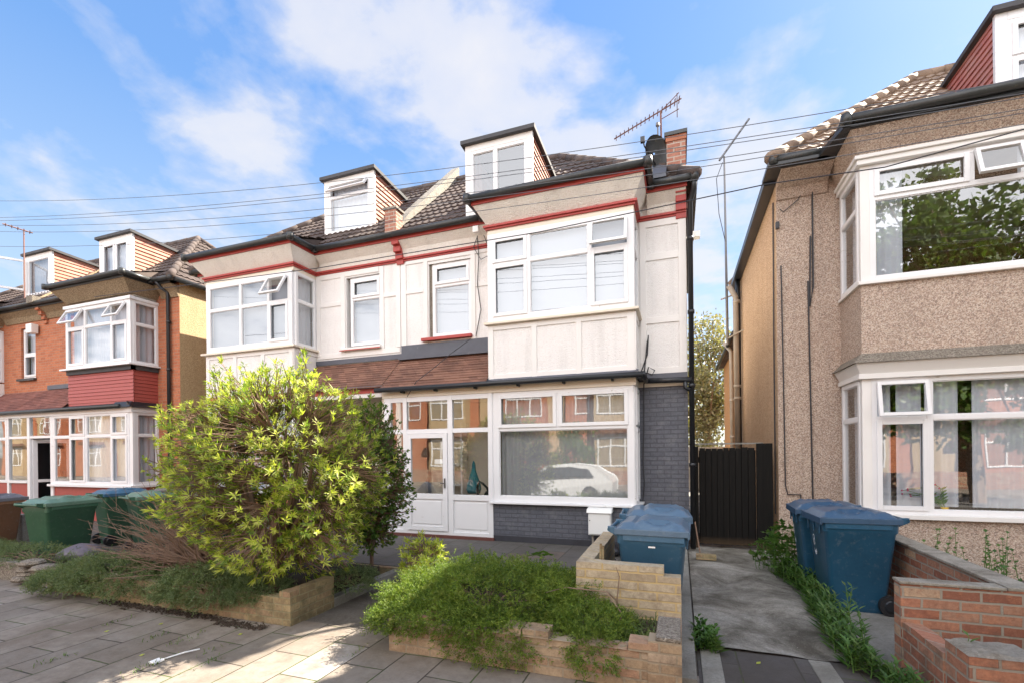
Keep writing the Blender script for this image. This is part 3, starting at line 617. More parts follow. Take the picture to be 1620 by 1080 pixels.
# porch screen
b = MB(); yf0, yf1 = YB + .0, YB + .07
for x0, x1 in ((-5.36, -5.21), (-4.945, -4.86), (-4.00, -3.90), (-3.20, -3.115)): b.box(x0, x1, yf0, yf1, .155, 2.72)
for x0, x1 in ((-5.21, -4.945), (-4.86, -4.00), (-3.90, -3.20)): b.box(x0, x1, yf0 + .004, yf1, 2.03, 2.11); b.box(x0, x1, yf0 + .004, yf1, 2.63, 2.72); b.box(x0, x1, yf0 + .002, yf1, .155, .22)
for x0, x1 in ((-5.21, -4.945), (-3.90, -3.20)): b.box(x0, x1, yf0 + .004, yf1, .80, .90); b.box(x0, x1, yf0 + .03, yf1, .22, .80); b.box(x0 + .04, x1 - .04, yf0 + .018, yf0 + .03, .28, .76)
ps = b.build('porch_screen', 'upvc', H1, bevel=.004)
b = MB()
for x0, x1, z0, z1 in ((-5.21, -4.945, .90, 2.03), (-5.21, -4.945, 2.11, 2.63), (-4.86, -4.0, 2.11, 2.63), (-3.90, -3.20, .90, 2.03), (-3.90, -3.20, 2.11, 2.63)): b.quad((x0, yf0 + .035, z0), (x1, yf0 + .035, z0), (x1, yf0 + .035, z1), (x0, yf0 + .035, z1))
b.build('pane', 'glass', ps)
b = MB(); 
for x0, x1, z0, z1 in ((-4.85, -4.765, .225, 2.025), (-4.095, -4.005, .225, 2.025), (-4.765, -4.095, 1.94, 2.025), (-4.765, -4.095, .81, .91), (-4.765, -4.095, .225, .31)): b.box(x0, x1, yf0 - .02, yf0 + .04, z0, z1)
b.box(-4.765, -4.095, yf0 + .0, yf0 + .03, .31, .81); b.box(-4.72, -4.14, yf0 - .012, yf0, .35, .77)
dr = b.build('front_door', 'upvc', H1, bevel=.004)
MB().quad((-4.765, yf0 + .01, .91), (-4.095, yf0 + .01, .91), (-4.095, yf0 + .01, 1.94), (-4.765, yf0 + .01, 1.94)).build('pane', 'glass', dr)
b = MB(); b.box(-4.065, -4.04, yf0 - .045, yf0 - .02, 1.02, 1.2); b.box(-4.12, -4.04, yf0 - .075, yf0 - .055, 1.10, 1.12); b.build('handle', 'metal', dr, bevel=.004)
MB().box(-4.28, -4.10, yf0 + .014, yf0 + .018, 1.46, 1.55).build('notice', 'paper', dr)
b = MB(); b.box(-5.34, -3.1, YB - .02, YB + .09, .10, .155); b.build('doorstep', 'step_red', H1)
# head board, lead skirt, gutter, downpipe
b = MB(); b.box(-5.40, -.64, YB - .01, YB + .08, 2.72, 2.84); b.box(-.72, -.64, YB + .08, 8.32, 2.75, 2.84); b.box(-.64, .13, 8.30, 8.339, 2.75, 2.84); b.build('head_board', 'cream', H1, bevel=.004)
b = MB(); b.prism([(-3.2, YB - .12, 2.86), (-3.2, YB - .005, 2.97), (-3.2, YB - .005, 2.86)], (2.6, 0, 0)); b.prism([(-.63, YB - .1, 2.86), (-.53, YB - .1, 2.86), (-.63, YB - .1, 2.97)], (0, .75, 0)); b.box(-.63, .135, 8.27, 8.339, 2.85, 2.965)
b.box(-5.36, -3.17, 8.31, 8.339, 3.60, 3.86); b.box(-5.36, -3.17, 8.20, 8.31, 3.555, 3.60)
b.build('lead_flashing', 'slate_flash', H1)
g = MB(); gz = 2.865
for a, c in (((-5.46, 7.55, gz), (-.52, 7.55, gz)), ((-.52, 7.55, gz), (-.52, 8.22, gz - .02)), ((-.52, 8.22, gz - .02), (.20, 8.22, gz - .04))): g.tube([a, c], .045, 10)
for x_ in (-4.9, -4.2, -3.4, -2.6, -1.8, -1.0): g.box(x_ - .015, x_ + .015, 7.56, YB, gz - .07, gz - .02)
g.tube([(.10, 8.22, gz - .04), (.10, 8.23, 2.70), (.17, 8.23, 2.66)], .034, 8)
g.build('porch_gutter', 'black', H1, smooth=True)
g = MB(); g.tube([(.26, 8.03, 6.0), (.26, 8.10, 5.86), (.20, 8.25, 5.72), (.20, 8.25, .05)], .042, 10)
for z in (5.1, 3.9, 2.7, 1.4): g.lathe((.20, 8.25, z), [(.055, 0), (.055, .06)], 10)
g.build('downpipe', 'black', H1, smooth=True)
pr = MB(); rows(pr, (-5.36, YB - .12, 2.90), (1, 0, 0), (0, .745, .667), (0, -.667, .745), 1.04, lambda d: 0, lambda d: 2.19, .085, .014)
pr.build('porch_roof', 'porch_tiles', H1)
# corbels, parapet, brick stub, chimney
bracket(H1, -5.36, 1); b = MB()
for z0, z1, prj in ((5.52, 5.64, .04), (5.64, 5.76, .09), (5.76, 5.88, .14), (5.88, 5.99, .19)): b.box(-.02, .145, 8.34 - prj, 8.345, z0, z1 - .002)
b.build('corbel', 'red', H1, bevel=.006)
b = MB(); b.prism([(-5.5, 8.2, 5.98), (-5.5, 8.2, 6.28), (-5.5, 8.6, 6.72), (-5.5, RY + .1, 9.02), (-5.5, RY + .1, 8.4)], (.20, 0, 0)); b.build('parapet', 'concrete', H1)
b = MB(); b.box(-5.50, -5.24, 7.98, 8.22, 6.02, 6.50); st = b.build('parapet_stub', 'chimney_brick', H1); MB().box(-5.53, -5.21, 7.95, 8.25, 6.50, 6.54).build('coping', 'concrete', st)
b = MB(); b.box(-.155, .145, 8.36, 9.25, 5.6, 6.86); ch = b.build('chimney', 'chimney_brick', H1)
b = MB(); b.box(-.17, .16, 8.345, 9.27, 6.86, 6.95); b.build('oversail', 'terracotta', ch); MB().box(-.19, .175, 8.32, 9.29, 6.95, 7.01).build('chimney_cap', 'gutter', ch)
MB().lathe((-.10, 8.9, 7.01), [(.10, 0), (.085, .2), (.10, .22), (.10, .26), (.06, .30)], 14).build('chimney_pot', 'terracotta', ch, smooth=True)
MB().prism([(-.42, 8.0, 6.1), (-.16, 8.0, 6.1), (-.16, 8.9, 6.9), (-.42, 8.9, 6.9)], (0, 0, .05)).build('chimney_flashing', 'slate_flash', ch)
dormer(H1, -3.73, -2.41, 8.0, 7.38, 'hung_tiles', xm=(.50,), foot=-.1, fwd=.10)
for z, r_ in ((0, 0),):
    b = MB(); b.tube([(.14, 8.6, 5.30), (.24, 8.55, 5.30)], .015, 6); b.box(.22, .36, 8.46, 8.6, 5.24, 5.34); b.box(.17, .21, 8.5, 8.6, 5.2, 5.36); b.build('floodlight', 'box_white', H1, bevel=.006)
# loose cables down the front
b = MB()
b.tube([(-.55, 8.29, 3.0), (-.50, 8.28, 3.5), (-.48, 8.29, 3.62), (-.5, 8.3, 3.3), (-.6, 8.29, 3.02), (-.42, 8.26, 2.95), (-.38, 8.26, 3.02), (-.48, 8.26, 3.08), (-.56, 8.27, 2.8), (-.57, 8.30, 2.1), (-.59, 8.31, 1.5), (-.57, 8.31, 1.1), (-.6, 8.31, .8), (-.58, 8.31, .3)], .011, 6)
b.tube([(-3.62, 8.27, 5.9), (-3.6, 8.29, 5.4), (-3.64, 8.3, 4.9), (-3.57, 8.3, 4.4), (-3.68, 8.3, 3.9)], .009, 5)
b.tube([(-3.5, 8.27, 5.85), (-3.4, 8.25, 5.6), (-3.25, 8.28, 5.45), (-3.55, 8.28, 5.35), (-3.7, 8.27, 5.6), (-3.6, 8.25, 5.8)], .007, 5)
b.tube([(-3.72, 8.15, 3.82), (-4.1, 8.05, 3.55), (-4.3, 7.85, 3.3), (-4.6, 7.6, 2.98), (-4.8, 7.62, 2.72)], .007, 5)
build_each(b, 'wall_cable', 'cable', H1)
b = MB(); b.box(-3.62, -3.5, 8.05, 8.1, 5.78, 5.9); b.build('junction_box', 'box_white', H1, bevel=.01)
# inside the porch: shelf, inner things
b = MB(); b.box(-4.72, -4.66, 9.0, 9.28, .15, 2.3); b.box(-4.38, -4.34, 9.0, 9.28, .15, 2.3)
for z in (.5, .95, 1.4, 1.85): b.box(-4.66, -4.38, 9.02, 9.28, z, z + .03)
shf = b.build('tall_shelf', 'timber'); tag(shf, 'tall white open shelf seen through the glazed porch door', 'shelf')
b = MB(); b.lathe((-3.78, 8.35, .95), [(.01, .55), (.03, .5), (.05, .35), (.13, .12), (.15, 0), (.12, -.08)], 10); tag(b.build('hanging_coat', 'teal_cloth', smooth=True), 'teal coat hanging inside the glazed porch', 'coat')
b = MB(); b.tube([(-3.6, 8.2, .6), (-3.62, 8.15, 1.0), (-3.56, 8.1, 1.12), (-3.48, 8.1, 1.08)], .022, 6); b.tube([(-3.3, 8.2, .6), (-3.42, 8.15, 1.0), (-3.48, 8.1, 1.08)], .022, 6); b.tube([(-3.62, 8.15, .3), (-3.5, 8.3, .9), (-3.3, 8.2, .3)], .018, 6)
bu = empty('pushchair', (-3.4, 8.2, .15), 'folded black pushchair standing inside the glazed porch', 'pushchair')
b.build('frame', 'black', bu); MB().lathe((-3.36, 8.3, .42), [(.12, 0), (.2, .15), (.22, .35), (.14, .5), (.05, .55)], 9).build('seat', 'bag', bu, smooth=True)
for q in (-3.62, -3.3): MB().tube([(q, 8.1, .27), (q + .03, 8.1, .27)], .1, 12).build('wheel', 'rubber', bu)

# ---- H2: the left half, mirrored, behind the shrub
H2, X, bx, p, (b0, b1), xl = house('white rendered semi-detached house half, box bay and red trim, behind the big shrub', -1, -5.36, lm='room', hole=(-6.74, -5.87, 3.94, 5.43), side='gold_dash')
p.build('bay_panel', 'white_wall', H2)
b = MB()
for x_ in (-10.02, -9.2, -8.4, -7.62): b.box(x_ - .05, x_ + .05, YB - .022, YB - .001, 2.95, 3.88)
b.box(-10.07, -7.55, YB - .018, YB - .001, 3.80, 3.88); b.box(-10.07, -7.55, YB - .018, YB - .001, 2.95, 3.03); b.box(-7.551, -7.53, YB - .02, 8.33, 3.80, 3.88); b.box(-7.551, -7.53, YB - .02, 8.33, 2.95, 3.03); b.box(-7.551, -7.53, YB - .02, YB + .08, 3.03, 3.8)
strips(b, 8.34, [(-5.43, .1, 3.85, 5.53), (-5.83, .1, 3.8, 5.56), (-6.82, .11, 3.8, 5.53), (-7.48, .1, 3.8, 5.53)], [(-5.78, -5.48, 4.90, 4.98), (-7.43, -6.88, 4.86, 4.94), (-7.43, -5.9, 5.46, 5.57), (-7.5, -5.4, 3.74, 3.84)])
b.build('timber_boards', 'timber', H2, bevel=.004)
b = MB(); b.box(-10.15, -7.47, YB - .09, YB + .03, 3.895, 3.935); b.box(-7.55, -7.47, YB + .03, 8.34, 3.895, 3.935); b.box(-10.07, -7.55, YB, YB + .08, 5.50, 5.575); b.box(-7.63, -7.55, YB + .08, 8.34, 5.5, 5.575); b.box(-10.07, -9.99, YB + .06, 8.34, 3.94, 5.575)
b.build('bay_boards', 'cream', H2, bevel=.004)
window(H2, (-10.07, YB + .02, 3.94), (1, 0, 0), (0, -1, 0), 2.48, 1.56, xm=(1.03, 1.83), zt=.95, sash=((2, 0),), opened=((2, 1),), curt=[(.05, 2.42, 0)], ccol='blind', ang=30, fw_=.12)
window(H2, (-7.57, YB + .06, 3.94), (0, 1, 0), (1, 0, 0), .59, 1.56, zt=.95, curt=[(.03, .55, .02)])
window(H2, (-6.66, 8.40, 3.97), (1, 0, 0), (0, -1, 0), .80, 1.45, zt=1.0, sash=((0, 1),), curt=[(.05, .75, 0)], ccol='blind')
b = MB(); b.box(-6.87, -5.84, 8.26, 8.36, 3.87, 3.925); b.build('window_sill', 'timber', H2, bevel=.006); b = MB(); b.box(-6.87, -5.84, 8.255, 8.26, 3.86, 3.88); b.build('sill_edge', 'red', H2)
b = MB(); b.box(-10.07, -7.57, YB + .03, YB + .25, 0, .775); b.box(-7.77, -7.57, YB + .25, 8.33, 0, .775); b.build('dwarf_wall', 'red_brick', H2)
window(H2, (-10.07, YB + .03, .80), (1, 0, 0), (0, -1, 0), 2.5, 1.95, xm=(.8, 1.7), zt=1.27, curt=[(.1, 2.4, .03)]); window(H2, (-7.57, YB + .06, .8), (0, 1, 0), (1, 0, 0), .58, 1.95, zt=1.27)
b = MB(); b.box(-10.1, -5.40, YB + .0, YB + .1, 2.84, 2.97); b.build('porch_fascia', 'red', H2, bevel=.004); b = MB(); b.box(-10.1, -5.42, YB + .015, YB + .1, 2.76, 2.84); b.build('head_board', 'timber', H2)
b = MB(); b.box(-7.55, -5.36, 8.31, 8.339, 3.60, 3.70); b.box(-7.5, -5.36, YB - .06, YB + .02, 2.93, 2.97); b.build('lead_flashing', 'slate_flash', H2)
pr = MB(); rows(pr, (-7.55, YB - .08, 2.93), (1, 0, 0), (0, .745, .667), (0, -.667, .745), 1.0, lambda d: 0, lambda d: 2.17, .085, .014); pr.build('porch_roof', 'porch_tiles', H2)
b = MB(); b.box(-5.47, -5.38, YB + .1, 9.3, 0, 2.8); b.box(-6.1, -6.0, 8.6, 8.7, 0, 2.5); b.build('porch_pier', 'cream', H2)
dormer(H2, -7.62, -6.26, 8.7, 7.88, 'hung_tiles', zt=.82, opened=((0, 1),), curt=[(.05, 1.05, .03, .04)], ang=35)
# ---- H3 / H4: the brick pair on the left
def brickhouse(label, s, trim='gutter'):
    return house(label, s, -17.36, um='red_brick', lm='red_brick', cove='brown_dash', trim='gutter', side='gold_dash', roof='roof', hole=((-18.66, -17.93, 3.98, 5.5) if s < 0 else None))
H3, X, bx, p, (b0, b1), xl = brickhouse('red brick house with red hung tiles under its white bay and an open porch door', 1)
BZ = (-15.24, -12.65)
rp = MB(); rows(rp, (BZ[0] + .03, YB + .06, 2.95), (1, 0, 0), (0, 0, 1), (0, -1, 0), .88, lambda d: 0, lambda d: BZ[1] - BZ[0] - .02, .088, .02); rows(rp, (-12.65 - .04, YB + .05, 2.95), (0, 1, 0), (0, 0, 1), (1, 0, 0), .88, lambda d: 0, lambda d: .62, .088, .02)
rp.box(BZ[0] + .05, -12.7, YB + .08, 8.3, 2.95, 3.85); rp.build('hung_tile_panel', 'hung_red', H3)
b = MB(); b.box(-15.2, -12.63, YB - .0, YB + .1, 3.79, 3.90); b.box(-12.66, -12.63, YB, 8.33, 3.79, 3.9); b.build('lead_flashing', 'dark_felt', H3)
b = MB(); b.box(-15.32, -12.56, YB - .09, YB + .03, 3.90, 3.94); b.box(-12.65, -12.56, YB + .03, 8.34, 3.90, 3.94); b.box(-15.24, -12.6, YB - .04, YB + .08, 5.50, 5.575); b.box(-12.73, -12.62, YB + .08, 8.34, 5.5, 5.575); build_each(b, 'bay_boards', 'upvc', H3)
window(H3, (-15.2, YB + .02, 3.94), (1, 0, 0), (0, -1, 0), 2.5, 1.56, xm=(.78, 1.83), zt=1.05, sash=((0, 0), (2, 0)), opened=((0, 1), (2, 1)), curt=[(.1, 2.4, .03)], ang=28, fw_=.09)
window(H3, (-12.67, YB + .06, 3.94), (0, 1, 0), (1, 0, 0), .59, 1.56, zt=.98, curt=[(.02, .57, .03)])
b = MB(); b.box(-12.72, -12.65, YB + .0, YB + .06, 3.94, 5.5); b.box(-12.8, -12.64, YB + .02, YB + .08, .93, 2.74); b.build('corner_post', 'upvc', H3)
window(H3, (-15.81, YB + .03, .93), (1, 0, 0), (0, -1, 0), 3.05, 1.82, xm=(.72, 1.38, 2.38), zt=1.24, sash=((1, 0), (1, 1), (3, 0), (3, 1)), curt=[(1.3, 2.9, .03)])
window(H3, (-12.68, YB + .09, .93), (0, 1, 0), (1, 0, 0), .56, 1.82, zt=1.24, curt=[(.02, .54, .03)])
b = MB(); b.box(-15.95, -12.58, YB - .07, YB + .1, .87, .93); b.box(-12.68, -12.58, YB + .1, 8.33, .87, .93); b.build('bay_sill', 'upvc', H3, bevel=.005)
b = MB(); b.box(-15.85, -12.67, YB + .03, YB + .2, 0, .87); b.box(-12.87, -12.67, YB + .2, 8.3, 0, .87); b.box(-17.8, -16.9, YB + .03, YB + .2, 0, .93); b.build('dwarf_wall', 'hung_red', H3)
b = MB(); b.box(-18.3, -12.62, YB - .02, YB + .09, 2.74, 2.86); b.box(-12.72, -12.62, YB + .09, 8.32, 2.74, 2.86)
for x0, x1 in ((-17.95, -17.85), (-16.98, -16.86), (-15.93, -15.81)): b.box(x0, x1, YB, YB + .08, 0.05, 2.74)
b.box(-17.85, -16.98, YB + .01, YB + .08, 2.16, 2.23); b.box(-16.86, -15.93, YB + .01, YB + .08, 2.16, 2.23); b.box(-17.85, -16.98, YB - .02, YB + .08, .93, 1.0)
ps = b.build('porch_screen', 'upvc', H3, bevel=.004)
b = MB()
for x0, x1, z0, z1 in ((-17.85, -16.98, 1.0, 2.16), (-17.85, -16.98, 2.23, 2.74), (-16.86, -15.93, 2.23, 2.74)): b.quad((x0, YB + .04, z0), (x1, YB + .04, z0), (x1, YB + .04, z1), (x0, YB + .04, z1))
b.build('pane', 'glass', ps)
b = MB(); 
for a0, a1, z0, z1 in ((0, .1, .08, 2.14), (.7, .8, .08, 2.14), (.1, .7, .08, .18), (.1, .7, 2.04, 2.14), (.1, .7, .95, 1.03)): b.obox(V3((-16.84, YB + .05, 0)), V3((.25, .968, 0)), V3((0, 0, 1)), V3((.968, -.25, 0)), a0, a1, z0, z1, 0, .05)
dr = b.build('open_door', 'upvc', H3, bevel=.004)
b = MB(); b.obox(V3((-16.84, YB + .05, 0)), V3((.25, .968, 0)), V3((0, 0, 1)), V3((.968, -.25, 0)), .62, .66, 1.1, 1.25, .05, .09); b.build('handle', 'metal', dr)
b = MB(); b.box(-16.35, -15.86, 8.5, 8.55, .1, 1.95); b.build('inner_wall', 'hung_red', H3); b = MB(); b.box(-17.2, -15.2, 9.2, 9.29, .0, 2.7); b.build('porch_inside', 'purple', H3); MB().box(-17.34, -17.30, 7.85, 9.19, .0, 2.7).build('hallway_shade_panel', 'black', H3); MB().box(-15.86, -15.3, 8.5, 8.55, .0, 2.7).build('inner_wall', 'purple', H3)  # black panel added to stand for the darkness inside the open door
g = MB(); gz = 2.885
for a, c in (((-18.6, 7.57, gz), (-12.9, 7.57, gz)),): g.tube([a, c], .05, 10)
g.build('porch_gutter', 'gutter', H3, smooth=True)
b = MB(); b.prism([(-13.2, YB - .13, 2.86), (-12.5, YB - .13, 2.86), (-12.5, YB - .13, 2.90), (-12.62, YB - .03, 3.0), (-13.2, YB - .03, 3.0)], (0, .05, 0)); b.prism([(-12.66, YB - .1, 2.86), (-12.52, YB - .1, 2.86), (-12.66, YB - .1, 3.0)], (0, .75, 0)); b.prism([(-15.3, YB - .12, 2.87), (-15.3, YB - .005, 2.97), (-15.3, YB - .005, 2.87)], (2.6, 0, 0)); b.build('lead_skirt', 'black', H3)
pr = MB(); rows(pr, (-17.36, YB - .12, 2.90), (1, 0, 0), (0, .745, .667), (0, -.667, .745), 1.02, lambda d: 0, lambda d: 2.12, .085, .014); pr.build('porch_roof', 'porch_tiles_red', H3)
b = MB(); b.box(-17.3, -15.24, 8.30, 8.338, 3.60, 3.72); b.build('lead_apron', 'slate_flash', H3)
g = MB(); g.tube([(-12.25, 8.03, 5.98), (-12.25, 8.16, 5.86), (-12.18, 8.27, 5.76), (-12.16, 8.27, .05)], .042, 10)
for z in (5.0, 3.8, 2.6, 1.4): g.lathe((-12.16, 8.27, z), [(.055, 0), (.055, .06)], 10)
g.build('downpipe', 'black', H3, smooth=True)
bracket(H3, -17.36, 1, 'red_brick'); b = MB(); b.box(-17.52, -17.24, 7.95, 8.3, 6.02, 6.22); b.build('parapet_stub', 'grey_ledge', H3)
b = MB(); b.prism([(-17.46, 8.2, 5.98), (-17.46, 8.2, 6.25), (-17.46, RY + .1, 8.75), (-17.46, RY + .1, 8.4)], (.2, 0, 0)); b.build('parapet', 'gold_dash', H3)
dormer(H3, -15.26, -13.88, 8.5, 7.67, 'hung_tiles', xm=(.56,), sash=((0, 0), (1, 0)), curt=[(.05, 1.1, .03)])
b = MB(); b.box(-11.83 - .35, -11.75 - .1, 10.3, 11.2, 6.0, 7.0); b.box(-12.2, -11.84, 10.3, 11.2, 5.9, 7.6); c_ = b.build('chimney', 'gold_dash', H3)
MB().box(-12.26, -11.78, 10.24, 11.26, 7.6, 7.66).build('chimney_cap', 'concrete', c_)

H4, X, bx, p, (b0, b1), xl = brickhouse('red brick house at the left edge with one narrow window and an open dormer casement', -1)
p.build('bay_panel', 'white_wall', H4)
window(H4, (-18.64, 8.42, 4.0), (1, 0, 0), (0, -1, 0), .70, 1.48, zt=.72, sash=((0, 0),), curt=[(.05, .65, .02)])
b = MB(); b.box(-18.75, -17.88, 8.26, 8.36, 3.92, 3.985); b.build('window_sill', 'gutter', H4)
window(H4, (-22.07, YB + .02, 3.94), (1, 0, 0), (0, -1, 0), 2.5, 1.56, xm=(.8, 1.7), zt=1.0, curt=[(.1, 2.4, .03)]); window(H4, (-19.57, YB + .06, 3.94), (0, 1, 0), (1, 0, 0), .59, 1.56, zt=1.0, curt=[(.02, .57, .03)])
window(H4, (-22.07, YB + .03, .93), (1, 0, 0), (0, -1, 0), 4.1, 1.82, xm=(.8, 1.7, 2.5, 3.3), zt=1.24)
b = MB(); b.box(-22.1, -18.0, YB + .03, YB + .2, 0, .93); b.build('dwarf_wall', 'hung_red', H4)
b = MB(); b.box(-22.1, -18.3, YB - .02, YB + .09, 2.74, 2.86); b.build('head_board', 'upvc', H4)
pr = MB(); rows(pr, (-19.5, YB - .12, 2.90), (1, 0, 0), (0, .745, .667), (0, -.667, .745), 1.02, lambda d: 0, lambda d: 2.12, .085, .014); pr.build('porch_roof', 'porch_tiles_red', H4)
dm = dormer(H4, -19.1, -17.75, 8.65, 7.84, 'hung_tiles', curt=[(.05, 1.1, .02)], ccol='blind')
b = MB(); Ud = V3((-.55, -.835, 0)); Nd = V3((.835, -.55, 0)); P0 = V3((-18.98, 8.62, 6.75))
for a0, a1, z0, z1 in ((0, .06, 0, .95), (.64, .7, 0, .95), (.06, .64, 0, .06), (.06, .64, .89, .95)): b.obox(P0, Ud, V3((0, 0, 1)), Nd, a0, a1, z0, z1, 0, .045)
b.build('open_casement', 'upvc', dm)
b = MB(); b.box(-17.95, -17.68, 8.12, 8.30, 5.25, 5.52); b.build('alarm_box', 'box_white', H4, bevel=.02)

# ---- H5: pebbledashed house on the right
H5, X, bx, p, (b0, b1), xl = house('pebbledashed house with a full-height white-framed bay and weathered tiled roof, nearest on the right', -1, 7.0, YW=8.55, um='dash', lm='dash', cove='dash', trim='black', roof='roof_old', side='dash_bounce_tint', bay=(2.1, 4.63), name='pebbledashed_house')
X0, X1 = 2.37, 4.9
b = MB(); b.box(X0, X1, YB, YB + .12, 2.95, 3.92); b.box(X0, X0 + .12, YB + .12, 8.549, 2.95, 3.92); b.box(X1 - .12, X1, YB + .12, 8.549, 2.95, 3.92)
b.box(X0, X1, YB, YB + .12, 5.60, 5.66); b.box(X0, X0 + .1, YB + .12, 8.549, 5.6, 5.66); b.box(X0, X1, YB, YB + .2, 0, .74); b.box(X0, X0 + .2, YB + .2, 8.549, 0, .74); build_each(b, 'bay_wall', 'dash', H5)
b = MB(); b.prism([(X0 - .10, YB - .12, 2.70), (X1 + .1, YB - .12, 2.70), (X1 + .1, YB - .001, 2.95), (X0 - .0, YB - .001, 2.95)], (0, .001, 0))
b = MB(); b.frustum([(X0 - .13, YB - .14, 2.83), (X1 + .1, YB - .14, 2.83), (X1 + .1, 8.54, 2.83), (X0 - .13, 8.54, 2.83)], [(X0 - .0, YB - .0, 2.97), (X1, YB - .0, 2.97), (X1, 8.54, 2.97), (X0, 8.54, 2.97)]); b.build('bay_ledge', 'grey_ledge', H5)
b = MB(); b.frustum([(X0 - .03, YB - .03, 2.69), (X1, YB - .03, 2.69), (X1, 8.53, 2.69), (X0 - .03, 8.53, 2.69)], [(X0 - .10, YB - .11, 2.829), (X1 + .05, YB - .11, 2.829), (X1 + .05, 8.53, 2.829), (X0 - .10, 8.53, 2.829)])
b.box(X0 - .05, X1, YB - .05, YB + .05, 2.62, 2.689); b.box(X0 - .05, X0 + .05, YB + .05, 8.53, 2.62, 2.689)
b.box(X0 - .05, X1, YB - .06, YB + .05, 5.53, 5.60); b.box(X0 - .08, X1, YB - .09, YB + .05, 5.60, 5.65); b.box(X0 - .05, X0 + .05, YB + .05, 8.53, 5.53, 5.60); b.box(X0 - .08, X0 + .05, YB + .05, 8.53, 5.6, 5.65)
b.box(X0 - .04, X1, YB - .05, YB + .04, 3.90, 3.945); b.box(X0 - .04, X0 + .03, YB + .04, 8.53, 3.90, 3.945); b.box(X0 - .05, X1, YB - .07, YB + .08, .725, .785); b.box(X0 - .05, X0 + .03, YB + .08, 8.53, .725, .785)
b.box(X0, X0 + .11, YB, YB + .06, 3.945, 5.53); b.box(X0, X0 + .11, YB, YB + .06, .785, 2.62); b.build('bay_boards', 'timber', H5, bevel=.006)
window(H5, (2.48, YB + .03, 3.945), (1, 0, 0), (0, -1, 0), 2.35, 1.585, topx=(1.1, 1.62), zt=1.13, sash=((0, 1),), opened=((1, 1),), curt=[(.12, .42, .03)], ang=17)
window(H5, (X0 + .01, 8.50, 3.945), (0, -1, 0), (-1, 0, 0), .74, 1.585, zt=1.05, curt=[(.05, .7, .02)])
window(H5, (2.48, YB + .03, .785), (1, 0, 0), (0, -1, 0), 2.35, 1.835, xm=(.64,), zt=1.29, sash=((0, 0),), opened=((0, 1),), curt=[(.05, .26, .03), (.32, .6, .02), (.72, 1.0, .04, .1), (1.14, 2.3, .035, .1)], ccol='curtain', ang=9)
window(H5, (X0 + .01, 8.50, .785), (0, -1, 0), (-1, 0, 0), .74, 1.835, zt=1.29, curt=[(.05, .7, .02)])
dormer(H5, 4.22, 5.7, 8.48, 7.72, 'hung_red_cheek', xm=(.65,), zt=.62, sash=((0, 0), (0, 1)), curt=[(.05, 1.2, .02)], fwd=.14, surround='upvc')
# wider splayed eaves soffit and its pipework
b = MB(); b.prism([(2.1, 7.40, 5.94), (5.1, 7.40, 5.94), (5.1, 8.3, 5.94), (1.9, 8.3, 5.94)], (0, 0, .055)); b.box(1.30, 2.1, 8.0, 8.54, 5.94, 5.995); b.box(1.32, 1.49, 8.5, 13.9, 5.90, 5.99); b.build('soffit', 'black', H5)
def pipe(parent, pts, r, mat, name, cols=()):
    g = MB(); g.tube(pts, r, 10)
    for c in cols: g.lathe(c, [(r * 1.35, 0), (r * 1.35, .07)], 10)
    return g.build(name, mat, parent, smooth=True)
pipe(H5, [(1.42, 13.05, 6.0), (1.42, 13.0, 5.4), (1.42, 13.0, 0)], .06, 'black', 'downpipe')
pipe(H5, [(1.20, 12.9, 5.75), (1.36, 12.95, 5.45), (1.38, 12.95, 0)], .065, 'pipe_beige', 'soil_pipe', [(1.38, 12.95, 5.3), (1.38, 12.95, 3.2), (1.38, 12.95, 2.9)])
# outrigger behind
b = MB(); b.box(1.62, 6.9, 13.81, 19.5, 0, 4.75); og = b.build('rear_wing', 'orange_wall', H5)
b = MB(); b.prism([(1.42, 13.82, 4.75), (1.42, 13.82, 4.85), (4.2, 13.82, 7.0), (6.9, 13.82, 4.9), (6.9, 13.82, 4.75)], (0, 5.9, 0)); b.build('wing_roof', 'roof', og)
b = MB(); b.tube([(1.40, 13.85, 4.78), (1.40, 19.8, 4.78)], .06, 8); b.build('wing_gutter', 'black', og, smooth=True)
pipe(H5, [(1.30, 15.6, 4.9), (1.5, 15.6, 4.6), (1.52, 15.6, 0)], .06, 'pipe_beige', 'waste_pipe', [(1.52, 15.6, 3.1), (1.52, 15.6, 2.0)])
# cables hanging on the side and front
b = MB(); b.tube([(1.485, 8.7, 5.7), (1.48, 8.72, 3.5), (1.48, 8.72, .6)], .012, 5); b.tube([(1.56, 8.53, 4.6), (1.58, 8.53, 2.6), (1.59, 8.53, 1.1), (1.62, 8.53, .95), (1.8, 8.53, .95), (1.82, 8.53, .6)], .010, 5)
b.tube([(2.0, 8.52, 5.9), (2.0, 8.52, 4.2), (1.95, 8.52, 3.9), (1.97, 8.52, 5.0)], .013, 5); b.tube([(1.93, 8.52, 4.3), (1.95, 8.52, 2.4), (1.97, 8.52, .5)], .012, 5); b.tube([(1.5, 8.6, 5.6), (1.6, 8.52, 5.45), (1.8, 8.52, 5.6), (1.95, 8.52, 5.85)], .007, 5); b.box(1.49, 1.54, 8.5, 8.56, 5.2, 5.3); build_each(b, 'wall_cable', 'cable', H5)

